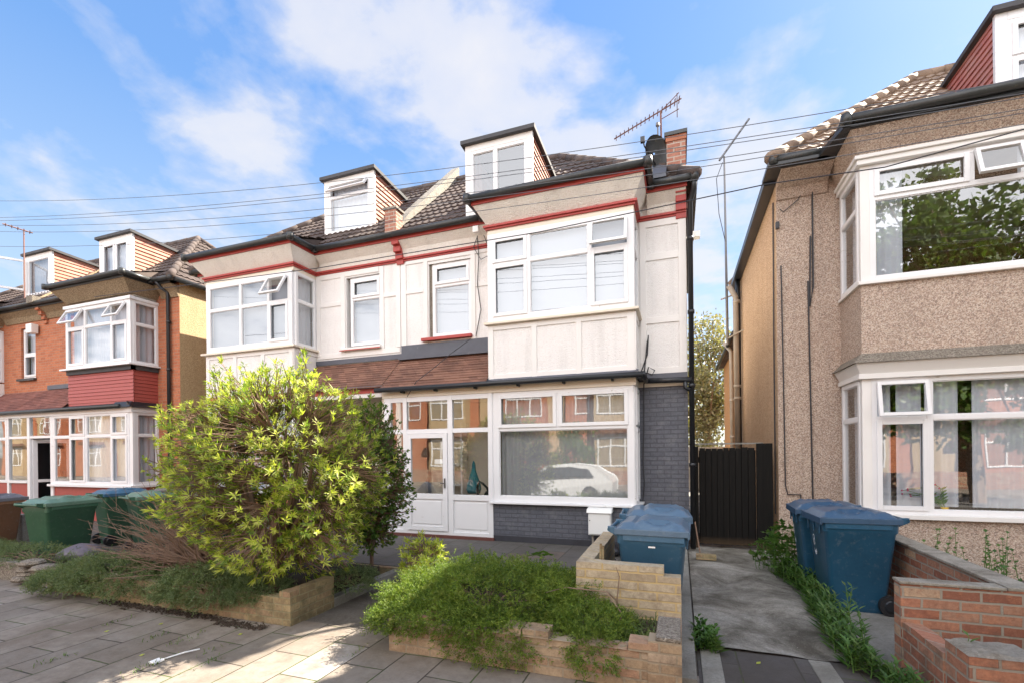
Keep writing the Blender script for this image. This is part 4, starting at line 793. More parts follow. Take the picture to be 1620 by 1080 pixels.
# ------------------------------------------------------------------ ground
def struct(mb, name, mat): return tag(mb.build(name, mat), kind='structure')
def grid_sheet(x0, x1, y0, y1, z, st=.25, amp=.006, sc_=2.0):
    from mathutils import noise as nz
    mb = MB(); nx, ny = int((x1 - x0) / st) + 1, int((y1 - y0) / st) + 1
    for j in range(ny + 1):
        for i in range(nx + 1):
            x, y = x0 + (x1 - x0) * i / nx, y0 + (y1 - y0) * j / ny; mb.v.append((x, y, z + amp * nz.noise((x * sc_, y * sc_, 0))))
    for j in range(ny):
        for i in range(nx): a = j * (nx + 1) + i; mb.f.append((a, a + 1, a + nx + 2, a + nx + 1))
    return mb
struct(MB().quad((-600, -600, -.36), (600, -600, -.36), (600, 900, -.36), (-600, 900, -.36)), 'ground', 'soil')
struct(MB().box(-60, 60, -7.3, -1.0, -.35, -.28), 'road', 'asphalt')
struct(MB().box(-60, 60, -9.8, -7.3, -.35, -.16), 'far_pavement', 'pavement')
b = grid_sheet(-30, .12, -.85, 3.75, 0, .25, .008); b.box(-30, 30, -.85, 3.7, -.35, -.02); struct(b, 'pavement', 'pavement')
b = grid_sheet(.12, 14, -.85, 4.32, 0, .25, .006); struct(b, 'crossover_pavement', 'pavement_dark')
for i, x_ in enumerate((.22, 1.02)):
    o = MB().box(x_ - .075, x_ + .075, 3.0, 4.3, -.01, .012).build('kerb_stone', 'kerbstone', bevel=.005); tag(o, ('pale kerb strip beside the planter corner', 'pale kerb strip between dark slabs near the weeds')[i], 'kerb', 'pale kerb strips in the crossover')
b = MB().box(-40, 14, 3.7, 40, -.35, -.01); struct(b, 'garden_ground', 'path_dark')
b = grid_sheet(.12, 1.30, 4.32, 20, .018, .12, .022, 3.5); struct(b, 'driveway', 'drive')
b = grid_sheet(1.3, 2.4, 4.32, 9, .012, .2, .01); struct(b, 'bin_hardstanding', 'kerbstone')
b = MB().box(-5.36, -.02, 5.62, 8.5, -.1, .10); struct(b, 'terrace', 'terrace')
b = MB().box(-5.36, -2.4, 5.55, 5.62, -.1, .094); tag(b.build('step', 'moss_brick', bevel=.01), 'mossy step up from the path to the paved terrace', 'step')
b = MB().box(-5.42, -5.3, 4.3, 7.6, -.1, .2); b.box(-5.3, -4.6, 5.2, 5.55, -.1, .1); tag(b.build('garden_divider', 'concrete', bevel=.01), 'low mossy concrete kerb running up to the porch corner', 'kerb')
b = MB().box(-3.72, -3.6, 4.2, 5.54, -.1, .09); tag(b.build('path_edging', 'kerbstone', bevel=.01), 'pale concrete edging along the front path behind the big shrub planter', 'kerb')

# ------------------------------------------------------------------ garden walls
def wobble_box(mb, x0, x1, y0, y1, z0, z1, st=.22, amp=.008):
    """box with slightly uneven faces"""
    from mathutils import noise as nz
    def face(O, A, B, la, lb):
        na, nb = max(1, round(la / st)), max(1, round(lb / st)); base = len(mb.v); n_ = A.cross(B)
        for j in range(nb + 1):
            for i in range(na + 1):
                q = O + A * (la * i / na) + B * (lb * j / nb); dsp = V3((nz.noise(q * 3.1), nz.noise(q * 3.1 + V3((7, 3, 1))), nz.noise(q * 3.1 + V3((1, 9, 4))))) * amp; mb.v.append(tuple(q + dsp))
        for j in range(nb):
            for i in range(na): a = base + j * (na + 1) + i; mb.f.append((a, a + 1, a + na + 2, a + na + 1))
    X_, Y_, Z_ = V3((1, 0, 0)), V3((0, 1, 0)), V3((0, 0, 1)); lx, ly, lz = x1 - x0, y1 - y0, z1 - z0
    face(V3((x0, y0, z0)), X_, Z_, lx, lz); face(V3((x1, y0, z0)), Y_, Z_, ly, lz); face(V3((x1, y1, z0)), -X_, Z_, lx, lz); face(V3((x0, y1, z0)), -Y_, Z_, ly, lz); face(V3((x0, y0, z1)), X_, Y_, lx, ly); return mb
pl = empty('brick_planter', (-1.2, 3.9, 0), 'long low buff brick planter holding the bright green juniper', 'planter')
b = MB(); wobble_box(b, -2.36, -.22, 3.42, 3.56, -.05, .27); b.build('front_wall', 'planter_brick', pl)
b = MB(); wobble_box(b, -2.36, -2.22, 3.56, 5.3, -.05, .27); wobble_box(b, -.14, .0, 3.56, 4.22, -.05, .27); b.build('side_wall', 'planter_brick', pl)
b = MB(); wobble_box(b, -.22, .0, 3.40, 3.56, -.05, .36); b.build('corner_pillar', 'planter_brick', pl); MB().box(-.17, -.005, 3.405, 3.85, .36, .39).build('coping_stone', 'grey_ledge', pl, bevel=.008)
MB().box(-2.22, -.14, 3.56, 5.3, 0, .22).build('soil', 'soil', pl)
b = MB(); 
x_ = -2.3
while x_ < -.3: w = rnd.uniform(.15, .22); b.box(x_, x_ + w - .012, 3.405 + rnd.uniform(-.004, .006), 3.56, .272, .272 + rnd.choice((.0, .003, .055, .058)) + .002); x_ += w
b.build('top_course', 'planter_brick', pl, bevel=.006)
pn = empty('bin_pen', (-.35, 4.9, 0), 'sandy block enclosure round two blue bins, with one block missing at its top corner', 'wall')
b = MB(); wobble_box(b, -.76, .0, 4.22, 4.36, .2, .60); wobble_box(b, -.76, -.14, 4.22, 4.36, .60, .68); b.build('front_wall', 'pen_brick', pn)
b = MB(); wobble_box(b, -.90, -.76, 4.22, 5.85, 0, .68); b.build('side_wall', 'pen_brick', pn)
b = MB(); b.box(.0, .10, 3.5, 8.2, -.1, .09); b.build('kerb', 'kerbstone', pn)
b = MB(); b.tube([(-.72, 4.42, .3), (-.70, 4.40, .82)], .012, 6); b.tube([(-.69, 4.43, .3), (-.68, 4.40, .80)], .012, 6); tag(b.build('wooden_stakes', 'moss_brick'), 'two thin pale sticks standing in the corner of the bin enclosure', 'stick')
pl2 = empty('brick_planter', (-5.5, 3.9, 0), 'long mossy yellow brick planter holding the big shrub', 'planter')
b = MB(); wobble_box(b, -7.5, -3.6, 3.58, 3.70, -.05, .27); b.build('front_wall', 'moss_brick', pl2); b = MB(); wobble_box(b, -3.72, -3.6, 3.70, 4.2, -.05, .33); wobble_box(b, -3.74, -3.6, 3.58, 3.70, .27, .33); b.build('side_wall', 'moss_brick', pl2)
MB().box(-7.5, -3.72, 3.70, 5.2, 0, .2).build('soil', 'soil', pl2)
pl3 = empty('stone_planter', (-9.4, 4.1, 0), 'low crumbling stone edged bed at the left edge of the pavement', 'planter')
b = MB(); wobble_box(b, -14, -7.75, 3.7, 3.86, -.05, .24, .16, .03); b.build('front_wall', 'grey_ledge', pl3); MB().box(-14, -7.8, 3.86, 4.9, 0, .18).build('soil', 'soil', pl3)
b = MB()
for i in range(5): q = rnd.uniform(-8.3, -7.85); b.lathe((q, 3.72 + rnd.uniform(-.05, .05), .04 + .05 * i), [(.12, 0), (.15, .03), (.13, .06), (.05, .08)], 7)
b.build('rough_stone', 'grey_ledge', pl3)
b = MB(); wobble_box(b, -14, -11.2, 5.0, 5.15, 0, .62); tag(b.build('garden_wall', 'concrete'), 'low grey concrete wall behind the green bin at the left edge', 'wall')
w5 = empty('brick_wall', (2.2, 5.3, 0), 'orange red brick wall running back beside the blue bins with a mortar coping', 'wall')
b = MB(); wobble_box(b, 2.15, 2.29, 4.31, 7.67, -.05, .69); b.build('wall_face', 'wall_brick', w5); MB().box(2.13, 2.31, 4.20, 7.67, .69, .715).build('coping', 'cap_mortar', w5, bevel=.006)
w6 = empty('brick_wall', (1.9, 4.2, 0), 'short brick wall with mortar cap crossing in front of the blue bins', 'wall')
b = MB(); wobble_box(b, 1.52, 3.6, 4.2, 4.31, -.05, .69); b.build('wall_face', 'wall_brick', w6); MB().box(1.51, 2.12, 4.19, 4.32, .69, .712).build('coping', 'cap_mortar', w6, bevel=.006)
w7 = empty('brick_pillar_wall', (1.7, 3.6, 0), 'low brick wall ending in a stub pillar with a lumpy mortar top', 'wall')
b = MB(); wobble_box(b, 1.53, 1.64, 3.64, 4.2, -.05, .41); wobble_box(b, 1.92, 3.2, 3.42, 3.53, -.05, .33); b.build('low_wall', 'wall_brick', w7)
b = MB(); wobble_box(b, 1.54, 1.88, 3.38, 3.64, -.05, .50, .1, .004); b.build('pillar', 'wall_brick', w7)
b = MB(); base_ = 0
from mathutils import noise as NZ
for j in range(9):
    for i in range(11): x, y = 1.535 + .35 * i / 10, 3.375 + .27 * j / 8; e = min(i, 10 - i, j, 8 - j); b.v.append((x, y, .502 + (.012 + .03 * abs(NZ.noise((x * 9, y * 9, 2))) if e > 0 else 0)))
for j in range(8):
    for i in range(10): a = j * 11 + i; b.f.append((a, a + 1, a + 12, a + 11))
b.build('mortar_top', 'cap_mortar', w7)

# ------------------------------------------------------------------ gate
gt = empty('garden_gate', (.8, 8.6, 0), 'black stained wooden board gate between the two houses', 'gate')
b = MB(); x_ = .32
while x_ < 1.16: w = rnd.uniform(.085, .10); b.box(x_, min(x_ + w - .006, 1.17), 8.60 + rnd.uniform(0, .006), 8.63, .08, 1.70 + rnd.uniform(-.01, .01)); x_ += w
b.build('board', 'wood_black', gt, bevel=.003)
b = MB(); b.box(.30, 1.17, 8.632, 8.67, .14, .25); b.box(.30, 1.17, 8.632, 8.67, 1.45, 1.55); b.box(.32, 1.17, 8.585, 8.60, .09, .20); b.build('rail', 'wood_black', gt)
for q in ((.17, .30), (1.19, 1.42)): MB().box(q[0], q[1], 8.56, 8.66, 0, 1.77 if q[0] > 1 else 1.73).build('post', 'wood_black', gt, bevel=.006)
MB().box(.31, 1.18, 8.633, 8.65, .1, 1.66).build('backing', 'wood_black', gt)
MB().box(.17, 1.30, 8.68, 8.72, 1.76, 1.785).build('top_rail', 'kerbstone', gt)
b = MB(); b.box(.22, .50, 7.55, 7.66, .03, .11); tag(b.build('loose_brick', 'moss_brick', bevel=.006), 'mossy loose block lying at the foot of the gate', 'brick')
b = MB(); b.tube([(.28, 7.7, .1), (.22, 8.3, .55)], .010, 5); tag(b.build('garden_cane', 'twig'), 'thin cane leaning by the left gate post', 'cane')

# ------------------------------------------------------------------ wheelie bins
def make_bin(label, group, body, lid, mark=True, h=.93, dz=0):
    """long side along x, hinge and wheels at -x"""
    r = empty('wheelie_bin', (0, 0, 0), label, 'bin', group)
    b = MB(); zs = [(0.0, .20, .25, .01), (.06, .215, .26, 0), (h - .12, .275, .335, 0), (h - .10, .29, .35, 0), (h, .295, .355, 0)]
    for z, hy, hx, _ in zs:
        r_ = .045; pts = []
        for cx, cy, a0 in ((hx - r_, hy - r_, 0), (-hx + r_, hy - r_, 90), (-hx + r_, -hy + r_, 180), (hx - r_, -hy + r_, 270)):
            for k in range(4): a = R(a0 + k * 30); pts.append((cx + r_ * math.cos(a), cy + r_ * math.sin(a), z))
        b.v += pts
    for i in range(len(zs) - 1):
        for j in range(16): a = i * 16 + j; c = i * 16 + (j + 1) % 16; b.f.append((a, c, c + 16, a + 16))
    b.f.append(tuple(range(16))[::-1]); b.f.append(tuple(range(64, 80)))
    bd = b.build('body', body, r, local=True, smooth=False)
    bd.data.polygons.foreach_set('use_smooth', [len(p.vertices) == 4 for p in bd.data.polygons]); md = bd.modifiers.new('es', 'EDGE_SPLIT'); md.split_angle = R(38)
    # rim lugs under the lid
    b = MB()
    for sy in (-1, 1): b.box(-.28, .34, sy * .29, sy * .305, h - .07, h - .01)
    for q in (-.18, .0, .18): b.box(.352, .368, q - .012, q + .012, h - .14, h - .03)
    b.build('rim', body, r, bevel=.005, local=True)
    # lid: domed sheet with grip hollows, lip all round
    b = MB(); nx, ny = 34, 28
    def zl(x, y):
        e = min(1, (1 - abs(x)) * 5) * min(1, (1 - abs(y)) * 4); z = .035 + .045 * e + .03 * (1 - x * x) * e
        for sy in (-1, 1):
            q = ((x - .18) / .36) ** 2 + ((y - sy * .66) / .15) ** 2
            if q < 1: z -= .065 * min(1, 2.2 * (1 - q))
            elif q < 2.2: z += .014 * (1 - abs(q - 1.5) / .7)
        z -= .022 * math.exp(-((x + .45) / .05) ** 2) * e
        if abs(y) > .9: z += .006
        return z
    for j in range(ny + 1):
        for i in range(nx + 1): x, y = -1 + 2 * i / nx, -1 + 2 * j / ny; b.v.append((.012 + x * .375, y * .312, h + zl(x, y)))
    for j in range(ny):
        for i in range(nx): a = j * (nx + 1) + i; b.f.append((a, a + 1, a + nx + 2, a + nx + 1))
    ld = b.build('lid', lid, r, smooth=True, local=True)
    b = MB()
    for s_ in (-1, 1): b.box(-.363, .387, s_ * .300, s_ * .316, h - .015, h + .040)
    b.box(.373, .393, -.316, .316, h - .03, h + .040); b.box(-.37, -.36, -.316, .316, h - .01, h + .04); b.build('lip', lid, ld, bevel=.005, local=True)
    b = MB()
    for s_ in (-.24, .24): b.prism([(-.33, s_ - .02, h - .05), (-.44, s_ - .02, h + .0), (-.45, s_ - .02, h + .05), (-.36, s_ - .02, h + .045)], (0, .04, 0))
    b.tube([(-.435, -.26, h + .02), (-.435, .26, h + .02)], .02, 8); b.build('handle', body, r, bevel=.004, local=True)
    MB().tube([(-.26, -.25, .10), (-.26, .25, .10)], .015, 6).build('axle', 'metal', r, local=True)
    for s_ in (-1, 1):
        w = MB(); w.tube([(-.27, s_ * .225, .10), (-.27, s_ * .275, .10)], .10, 18); wh = w.build('wheel', 'rubber', r, smooth=False, local=True)
        MB().lathe((0, 0, 0), [(.06, 0), (.05, .012), (.02, .014)], 12).build('hub', 'black', wh, local=True).matrix_local = Matrix.Translation((-.27, s_ * .276, .10)) @ Matrix.Rotation(-s_ * math.pi / 2, 4, 'X')
    if mark:
        b = MB()
        def arc(cy, cz, ra, rb, a0, a1, n=10):
            for k in range(n):
                t0, t1 = R(a0 + (a1 - a0) * k / n), R(a0 + (a1 - a0) * (k + 1) / n)
                def P_(t, q): z = cz + q * math.sin(t); return (.276 + .098 * (z / h) + .002, cy + q * .75 * math.cos(t), z)
                b.quad(P_(t0, ra), P_(t1, ra), P_(t1, rb), P_(t0, rb))
        arc(-.02, .72, .022, .032, 0, 360); arc(-.02, .665, .022, .030, 0, 360); arc(.0, .60, .028, .042, 180, 360); arc(.0, .575, .028, .04, 180, 360)
        b.build('emblem', 'paper', r, local=True)
    return r
def sticker(r, x0, x1, z0, z1, y):
    MB().box(x0, x1, y - .002, y, z0, z1).build('sticker', 'paper', r, local=True)
BL = 'blue wheelie bins with faded lids'
b1 = make_bin('blue wheelie bin nearest the notched corner of the block enclosure', BL, 'bin_blue', 'bin_blue_lid', False)
sticker(b1, -.02, .05, .80, .815, -.277); b1.location = (-.255, 4.80, -.02); b1.rotation_euler = (0, 0, R(-2)); b1.scale = (.88, 1, 1)
b2 = copy_tree(b1); b2.location = (-.24, 5.46, .02); b2.rotation_euler = (0, 0, R(3)); b2['label'] = 'blue wheelie bin behind another inside the block enclosure by the meter box'
b3 = make_bin('deep blue wheelie bin with white emblem and black wheel beside the brick wall', 'deep blue bins by the brick wall', 'bin_deep', 'bin_deep_lid', True); b3.scale = (.93, 1, 1); b3.location = (1.69, 5.88, .01); b3.rotation_euler = (0, 0, R(180 + 3))
b4 = copy_tree(b3); b4.location = (1.64, 6.55, .01); b4.rotation_euler = (0, 0, R(180 - 2)); b4['label'] = 'deep blue wheelie bin half hidden behind another, nearest the climbing weeds'
GR = 'green wheelie bins behind the left planter'
g1 = make_bin('pale green wheelie bin with slotted end, leftmost of the green bins', GR, 'bin_green', 'bin_green_lid', False); g1.location = (-9.3, 4.62, .0); g1.rotation_euler = (0, 0, R(93))
g2 = copy_tree(g1); g2.location = (-8.85, 5.75, .0); g2.rotation_euler = (0, 0, R(75)); g2['label'] = 'green wheelie bin standing in the shade, middle of the green bins'
g3 = copy_tree(g1); g3.location = (-7.6, 5.9, 0); g3.rotation_euler = (0, 0, R(100)); g3['label'] = 'green wheelie bin mostly hidden behind bare brown twigs'
g4 = make_bin('wheelie bin with blue lid behind the green bins', 'blue lidded bins at the back', 'bin_green', 'bin_blue', False); g4.location = (-10.2, 6.0, 0); g4.rotation_euler = (0, 0, R(80))
g5 = copy_tree(g4); g5.location = (-9.7, 6.75, 0); g5.rotation_euler = (0, 0, R(60)); g5['label'] = 'wheelie bin with blue lid farthest back below the red brick bay window'
g6 = make_bin('brown wheelie bin with grey lid at the left edge', None, 'bin_brown', 'lid_grey', False); g6.location = (-11.2, 4.55, 0); g6.rotation_euler = (0, 0, R(95))
g7 = make_bin('dark green wheelie bin cut off by the right edge of the picture', None, 'bin_green', 'bin_green', False); g7.location = (2.36, 3.06, 0); g7.rotation_euler = (0, 0, R(0))

def sack(c, r, h, mat, label, name='rubbish_sack'):
    b = MB(); n = 16; prof = [(.75, 0), (1.0, .18), (.98, .45), (.7, .75), (.3, .92), (.1, 1.0)]
    for q, z in prof:
        for j in range(n): a = 2 * math.pi * j / n; k = 1 + .22 * NZ.noise((q * 3 + c[0] * 5, math.cos(a) * 1.6, math.sin(a) * 1.6 + z * 2)); b.v.append((c[0] + r * q * k * math.cos(a), c[1] + r * q * k * math.sin(a), c[2] + h * z))
    for i in range(len(prof) - 1):
        for j in range(n): a = i * n + j; d = i * n + (j + 1) % n; b.f.append((a, d, d + n, a + n))
    b.f.append(tuple(range(n))[::-1]); b.f.append(tuple(range(len(prof) * n - n, len(prof) * n))); return tag(b.build(name, mat, smooth=True), label, 'rubbish sack')
sack((-1.02, 7.2, .1), .2, .2, 'bag', 'black plastic sack slumped under the white meter box')
sack((-1.0, 6.6, .1), .16, .12, 'bag', 'small torn black sack lying on the paving beside the enclosure')
sack((-8.75, 6.1, .95), .35, .28, 'sack_grey', 'dark plastic sack lying on top of the bins at the back')
sack((-8.3, 4.35, .18), .28, .22, 'sack_grey', 'grey plastic sack dumped at the foot of the green bins')
sack((-5.9, 5.2, .55), .22, .4, 'paper', 'white plastic sack behind the bare twigs')
b = MB(); b.lathe((-12.4, 5.2, .2), [(.15, 0), (.3, .1), (.34, .45), (.2, .5)], 14); tag(b.build('toy_box', 'red_plastic', smooth=True), 'red plastic tub at the left edge by the brown bin', 'tub')
# meter box
mb_ = empty('meter_box', (-1.2, 7.58, .1), 'white meter box on legs against the grey brick wall', 'meter box')
b = MB(); b.box(-1.40, -1.04, 7.53, 7.72, .32, .70); b.build('housing', 'box_white', mb_, bevel=.01); b = MB(); b.prism([(-1.42, 7.49, .68), (-1.42, 7.72, .68), (-1.42, 7.72, .77), (-1.42, 7.52, .74)], (.40, 0, 0)); b.build('lid', 'box_white', mb_, bevel=.008)
b = MB(); b.box(-1.385, -1.055, 7.515, 7.53, .34, .67); b.build('cabinet_door', 'box_white', mb_, bevel=.004); MB().tube([(-1.37, 7.50, .56), (-1.37, 7.515, .56)], .008, 8).build('lock', 'black', mb_)
for x_ in (-1.34, -1.10): MB().tube([(x_, 7.62, .1), (x_, 7.62, .32)], .018, 8).build('leg', 'pipe_beige', mb_)

# ------------------------------------------------------------------ aerials and cables
def yagi(name, label, base, top, boomd, L, els, w=.28, r_=.008, mast=True, cat='aerial'):
    rt_ = empty(name, base, label, cat); B = V3(base); T = V3(top)
    if mast: MB().tube([B, T], .018, 6).build('mast', 'rust', rt_)
    d = V3(boomd).normalized(); side_ = d.cross(V3((0, 0, 1))).normalized(); b = MB(); c = T - d * L * .3; b.tube([c, c + d * L], r_ * 1.5, 5)
    for i in range(els):
        p_ = c + d * L * (i + .5) / els; b.tube([p_ - side_ * w * .5 * (1 - .3 * i / els), p_ + side_ * w * .5 * (1 - .3 * i / els)], r_ * .8, 4); b.tube([p_ - V3((0, 0, .05)), p_ + V3((0, 0, .05))], r_ * .8, 4)
    b.build('boom', 'rust', rt_); return rt_
ya = yagi('television_aerial', 'television aerial with many small elements on the chimney', (-.24, 8.6, 6.4), (-.25, 8.6, 7.58), (-.92, -.1, -.42), 1.25, 16, .2)
b = MB()
for k in (-.14, .14): b.tube([(-.25 + .3, 8.6, 7.68 + k), (-.25, 8.6, 7.5 + k * .5)], .008, 4)
for k in range(4): b.tube([(.02, 8.45, 7.5 + k * .07), (.02, 8.75, 7.5 + k * .07)], .006, 4)
b.build('reflector', 'rust', ya)
sdh = empty('satellite_dish', (-.3, 8.5, 6.6), 'mesh satellite dish mounted beside the chimney', 'satellite dish')
b = MB(); n = 20
for q, y in ((.02, .03), (.12, .022), (.2, .0), (.245, -.03), (.25, -.035)):
    for j in range(n): a = 2 * math.pi * j / n; b.v.append((-.34 + q * math.cos(a) * .75 - y * .8, 8.45 + q * math.cos(a) * .5 + y, 6.78 + q * 1.15 * math.sin(a)))
for i in range(4):
    for j in range(n): a = i * n + j; d = i * n + (j + 1) % n; b.f.append((a, d, d + n, a + n))
b.build('dish', 'gutter', sdh, smooth=True); b = MB(); b.tube([(-.34, 8.45, 6.58), (-.5, 8.1, 6.72), (-.52, 8.08, 6.8)], .012, 5); b.box(-.56, -.49, 8.05, 8.12, 6.78, 6.86); b.build('feed_arm', 'black', sdh); b = MB(); b.tube([(-.30, 8.55, 6.1), (-.30, 8.52, 7.25)], .014, 6); b.lathe((-.3, 8.52, 7.25), [(.01, 0), (.035, .03), (.03, .08), (.0, .1)], 8); b.tube([(-.55, 8.4, 6.35), (-.2, 8.6, 6.4)], .012, 5); b.build('mount', 'metal', sdh)
mst = empty('aerial_mast', (1.2, 13.0, 4.5), 'tall thin aerial mast bracketed to the side of the pebbledashed house', 'aerial')
b = MB(); b.tube([(1.17, 13.0, 4.3), (1.14, 13.0, 9.05)], [.035, .022], 8); b.build('mast', 'metal', mst); b = MB(); b.tube([(1.02, 12.9, 8.92), (1.75, 13.3, 10.05)], .028, 6)
for k in range(4): t_ = .2 + k * .22; q = V3((1.02, 12.9, 8.92)).lerp(V3((1.75, 13.3, 10.05)), t_); b.tube([q - V3((.04, -.1, 0)), q + V3((.04, -.1, 0))], .01, 4)
b.build('boom', 'metal', mst); b = MB(); b.tube([(1.02, 13.0, 5.45), (1.55, 13.0, 5.6)], .02, 5); b.tube([(1.17, 13.0, 4.45), (1.6, 12.6, 4.6)], .02, 5); b.build('bracket', 'pipe_beige', mst)
b = MB(); b.tube([(1.10, 12.98, 8.9), (.95, 12.95, 8.5), (1.0, 12.95, 7.6), (1.14, 12.98, 6.9)], .008, 4); b.build('lead_wire', 'cable', mst)
yagi('television_aerial', 'rusty television aerial on the brick house roof at the left edge', (-17.7, 8.0, 6.2), (-17.7, 8.0, 8.15), (-.35, -.9, .1), .6, 5, .25, .012)
ct = [((-14.16, 7.34), (-.63, 5.50), (3.2, 5.26), 'topmost overhead cable, crossing just below the tall chimney cap'),
      ((-14.16, 6.97), (-.63, 5.36), (3.2, 5.12), 'second overhead cable from the top, just above its close twin'),
      ((-14.17, 6.90), (-.63, 5.31), (3.2, 5.08), 'third overhead cable from the top, just under its close twin'),
      ((-14.17, 6.80), (-.63, 5.15), (3.2, 4.97), 'fourth overhead cable from the top'),
      ((-14.17, 6.66), (-.63, 5.07), (3.2, 4.93), 'fifth overhead cable from the top'),
      ((-14.18, 6.33), (-.63, 4.92), (3.2, 4.82), 'sixth overhead cable from the top, faint against the sky')]
for a, m_, c, lb in ct:
    b = MB(); pts = []
    x0, x1, x2 = -14.16, -.63, 3.2
    for k in range(41):
        x = -24 + 33 * k / 40; z = a[1] * (x - x1) * (x - x2) / ((x0 - x1) * (x0 - x2)) + m_[1] * (x - x0) * (x - x2) / ((x1 - x0) * (x1 - x2)) + c[1] * (x - x0) * (x - x1) / ((x2 - x0) * (x2 - x1)); pts.append((x, 6, z))
    b.tube(pts, .0042, 5); tag(b.build('overhead_cable', 'cable_grey'), lb, 'cable', 'overhead phone cables strung across the street front')
b = MB(); A_, B_, C_ = V3((4.2, 6.0, 4.93)), V3((-.05, 6.0, 4.6)), V3((-9.0, 6.0, 4.75)); pts = []
for px_, py_ in ((1700, 180), (1620, 205), (1400, 265), (1212, 292), (1090, 318), (985, 340), (850, 368), (700, 392), (500, 425), (330, 447), (150, 470)):
    d = pdir(px_, py_); t_ = 6.0 / d.y; pts.append((d.x * t_, 6.0, 1.7 + d.z * t_))
b.tube(pts, .0065, 5); tag(b.build('overhead_cable', 'cable'), 'lowest and thickest black cable, sagging across the white bay windows', 'cable')

# ------------------------------------------------------------------ flower in the window
fl = empty('window_plant', (3.3, 7.775, .8), 'flowering stems in a small yellow pot inside the ground floor window', 'plant')
MB().lathe((3.30, 7.775, .80), [(.035, 0), (.04, .07), (.045, .085)], 12).build('pot', 'yellow', fl, smooth=True)
b = MB(); fb = MB()
for k in range(9):
    a = rnd.uniform(-1, 1); p0 = V3((3.30, 7.775, .86)); p1 = p0 + V3((-.12 + a * .12, rnd.uniform(-.015, .015), rnd.uniform(.12, .3))); p2 = p1 + V3((-.12 + a * .1, 0, rnd.uniform(-.05, .08))); b.tube([p0, p1, p2], .004, 4)
    for q in range(5): c = p0.lerp(p1, .3 + q * .15); b.quad(c, c + V3((.03, 0, .02)), c + V3((.05, 0, .05)), c + V3((.01, .0, .03)))
    fb.lathe(p2, [(.004, -.01), (.014, 0), (.006, .012)], 6)
b.build('stem', 'stem', fl); fb.build('flower', 'flower', fl)

# ------------------------------------------------------------------ vegetation
def rdir(): 
    while True:
        v = V3((rnd.uniform(-1, 1), rnd.uniform(-1, 1), rnd.uniform(-1, 1)))
        if .05 < v.length < 1: return v.normalized()
def leaf(mb, p, d, side_, L, w, fold=.25):
    n_ = d.cross(side_); mid = p + d * L * .45; b0 = len(mb.v)
    mb.v += [tuple(p), tuple(mid + side_ * w - n_ * w * fold), tuple(p + d * L - n_ * 0), tuple(mid - side_ * w - n_ * w * fold)]; mb.f.append((b0, b0 + 1, b0 + 2, b0 + 3))
def rosette(mb, c, ax, n, L, w, spread=.9, droop=.25):
    k0 = rnd.uniform(.55, 1.15); L *= k0; n = max(4, int(n * rnd.uniform(.6, 1.15))); spread *= rnd.uniform(.6, 1.35)
    x = ax.cross(V3((.3, .2, 1))).normalized() if abs(ax.z) < .95 else V3((1, 0, 0)); y = ax.cross(x)
    for i in range(n):
        a = i * 2.4 + rnd.random() * .4; k = spread * rnd.uniform(.65, 1.2); r_ = x * math.cos(a) + y * math.sin(a)
        d = (ax * math.cos(k) + r_ * math.sin(k)); d.z -= droop * rnd.random(); d.normalize(); sd_ = d.cross(ax); 
        if sd_.length < .01: continue
        leaf(mb, c + ax * rnd.uniform(-.02, .02), d, sd_.normalized(), L * rnd.uniform(.7, 1.15), w)
def shrub(name, label, c, rad, base, mats, ntips, L, w, nl=9, limbs=9, stem='twig', shell=.55, cat='shrub', tipfrac=.3, holes=0, seed=1, lowcut=-1, dead=0):
    rnd.seed(seed); c = V3(c); base = V3(base); root = empty(name, base, label, cat); st = MB(); A_, B_ = MB(), MB()
    trunkt = base + V3((0, 0, max(.08, (c.z - base.z) * .25))); st.tube([base - V3((0, 0, .1)), trunkt], [.055 * rad[0], .045 * rad[0]], 7); anchors = []
    for i in range(limbs):
        d = rdir(); d.z = abs(d.z) * .9 + .1; e = c + V3((d.x * rad[0], d.y * rad[1], (d.z - .25) * rad[2])) * .62; m_ = trunkt.lerp(e, .5) + rdir() * .08 * rad[0]
        st.tube([trunkt, m_, e], [.032 * rad[0], .02 * rad[0], .010 * rad[0]], 5); anchors += [trunkt.lerp(m_, .6), m_, m_.lerp(e, .5), e]
    for i in range(ntips):
        d = rdir()
        if d.z < lowcut: d.z = abs(d.z) * .3 + lowcut
        k = shell + (1 - shell) * rnd.random() ** .6; bump_ = 1 + .22 * NZ.noise(d * 2.1 + V3((seed, 0, 0))) + .10 * NZ.noise(d * 5.3)
        p = c + V3((d.x * rad[0], d.y * rad[1], d.z * rad[2])) * k * bump_
        if holes and NZ.noise(p * 3.2 + V3((seed * 3, 1, 2))) > .22 - holes * .1: continue
        if p.z < .05: continue
        an = min(anchors, key=lambda q: (q - p).length); ax = ((p - an).normalized() * .5 + V3((0, 0, .55)) + (p - c).normalized() * .35).normalized()
        md = an.lerp(p, .55) + rdir() * .05; st.tube([an, md, p], [.007, .005, .003], 3, False)
        if rnd.random() < dead: continue
        rosette(B_ if rnd.random() < tipfrac and (p - c).length > .55 * rad[0] else A_, p, ax, nl, L, w)
        if rnd.random() < .5: rosette(A_, p - ax * .07, ax, nl // 2, L, w, 1.2, .5)
    st.build('stem', stem, root); A_.build('foliage', mats[0], root)
    if B_.f: B_.build('young_leaves', mats[1], root)
    return root
SH = (-4.22, 4.02, 1.50)
big_ = shrub('garden_shrub', 'large sprawling shrub with glossy yellow green whorled leaves in the brick planter', SH, (1.30, 1.0, 1.18), (-4.1, 3.88, .2), ('leaf_shrub', 'leaf_tip'), 4300, .082, .0072, 12, 20, 'twig', .48, tipfrac=.6, holes=.3, seed=11, lowcut=-1, dead=.06)
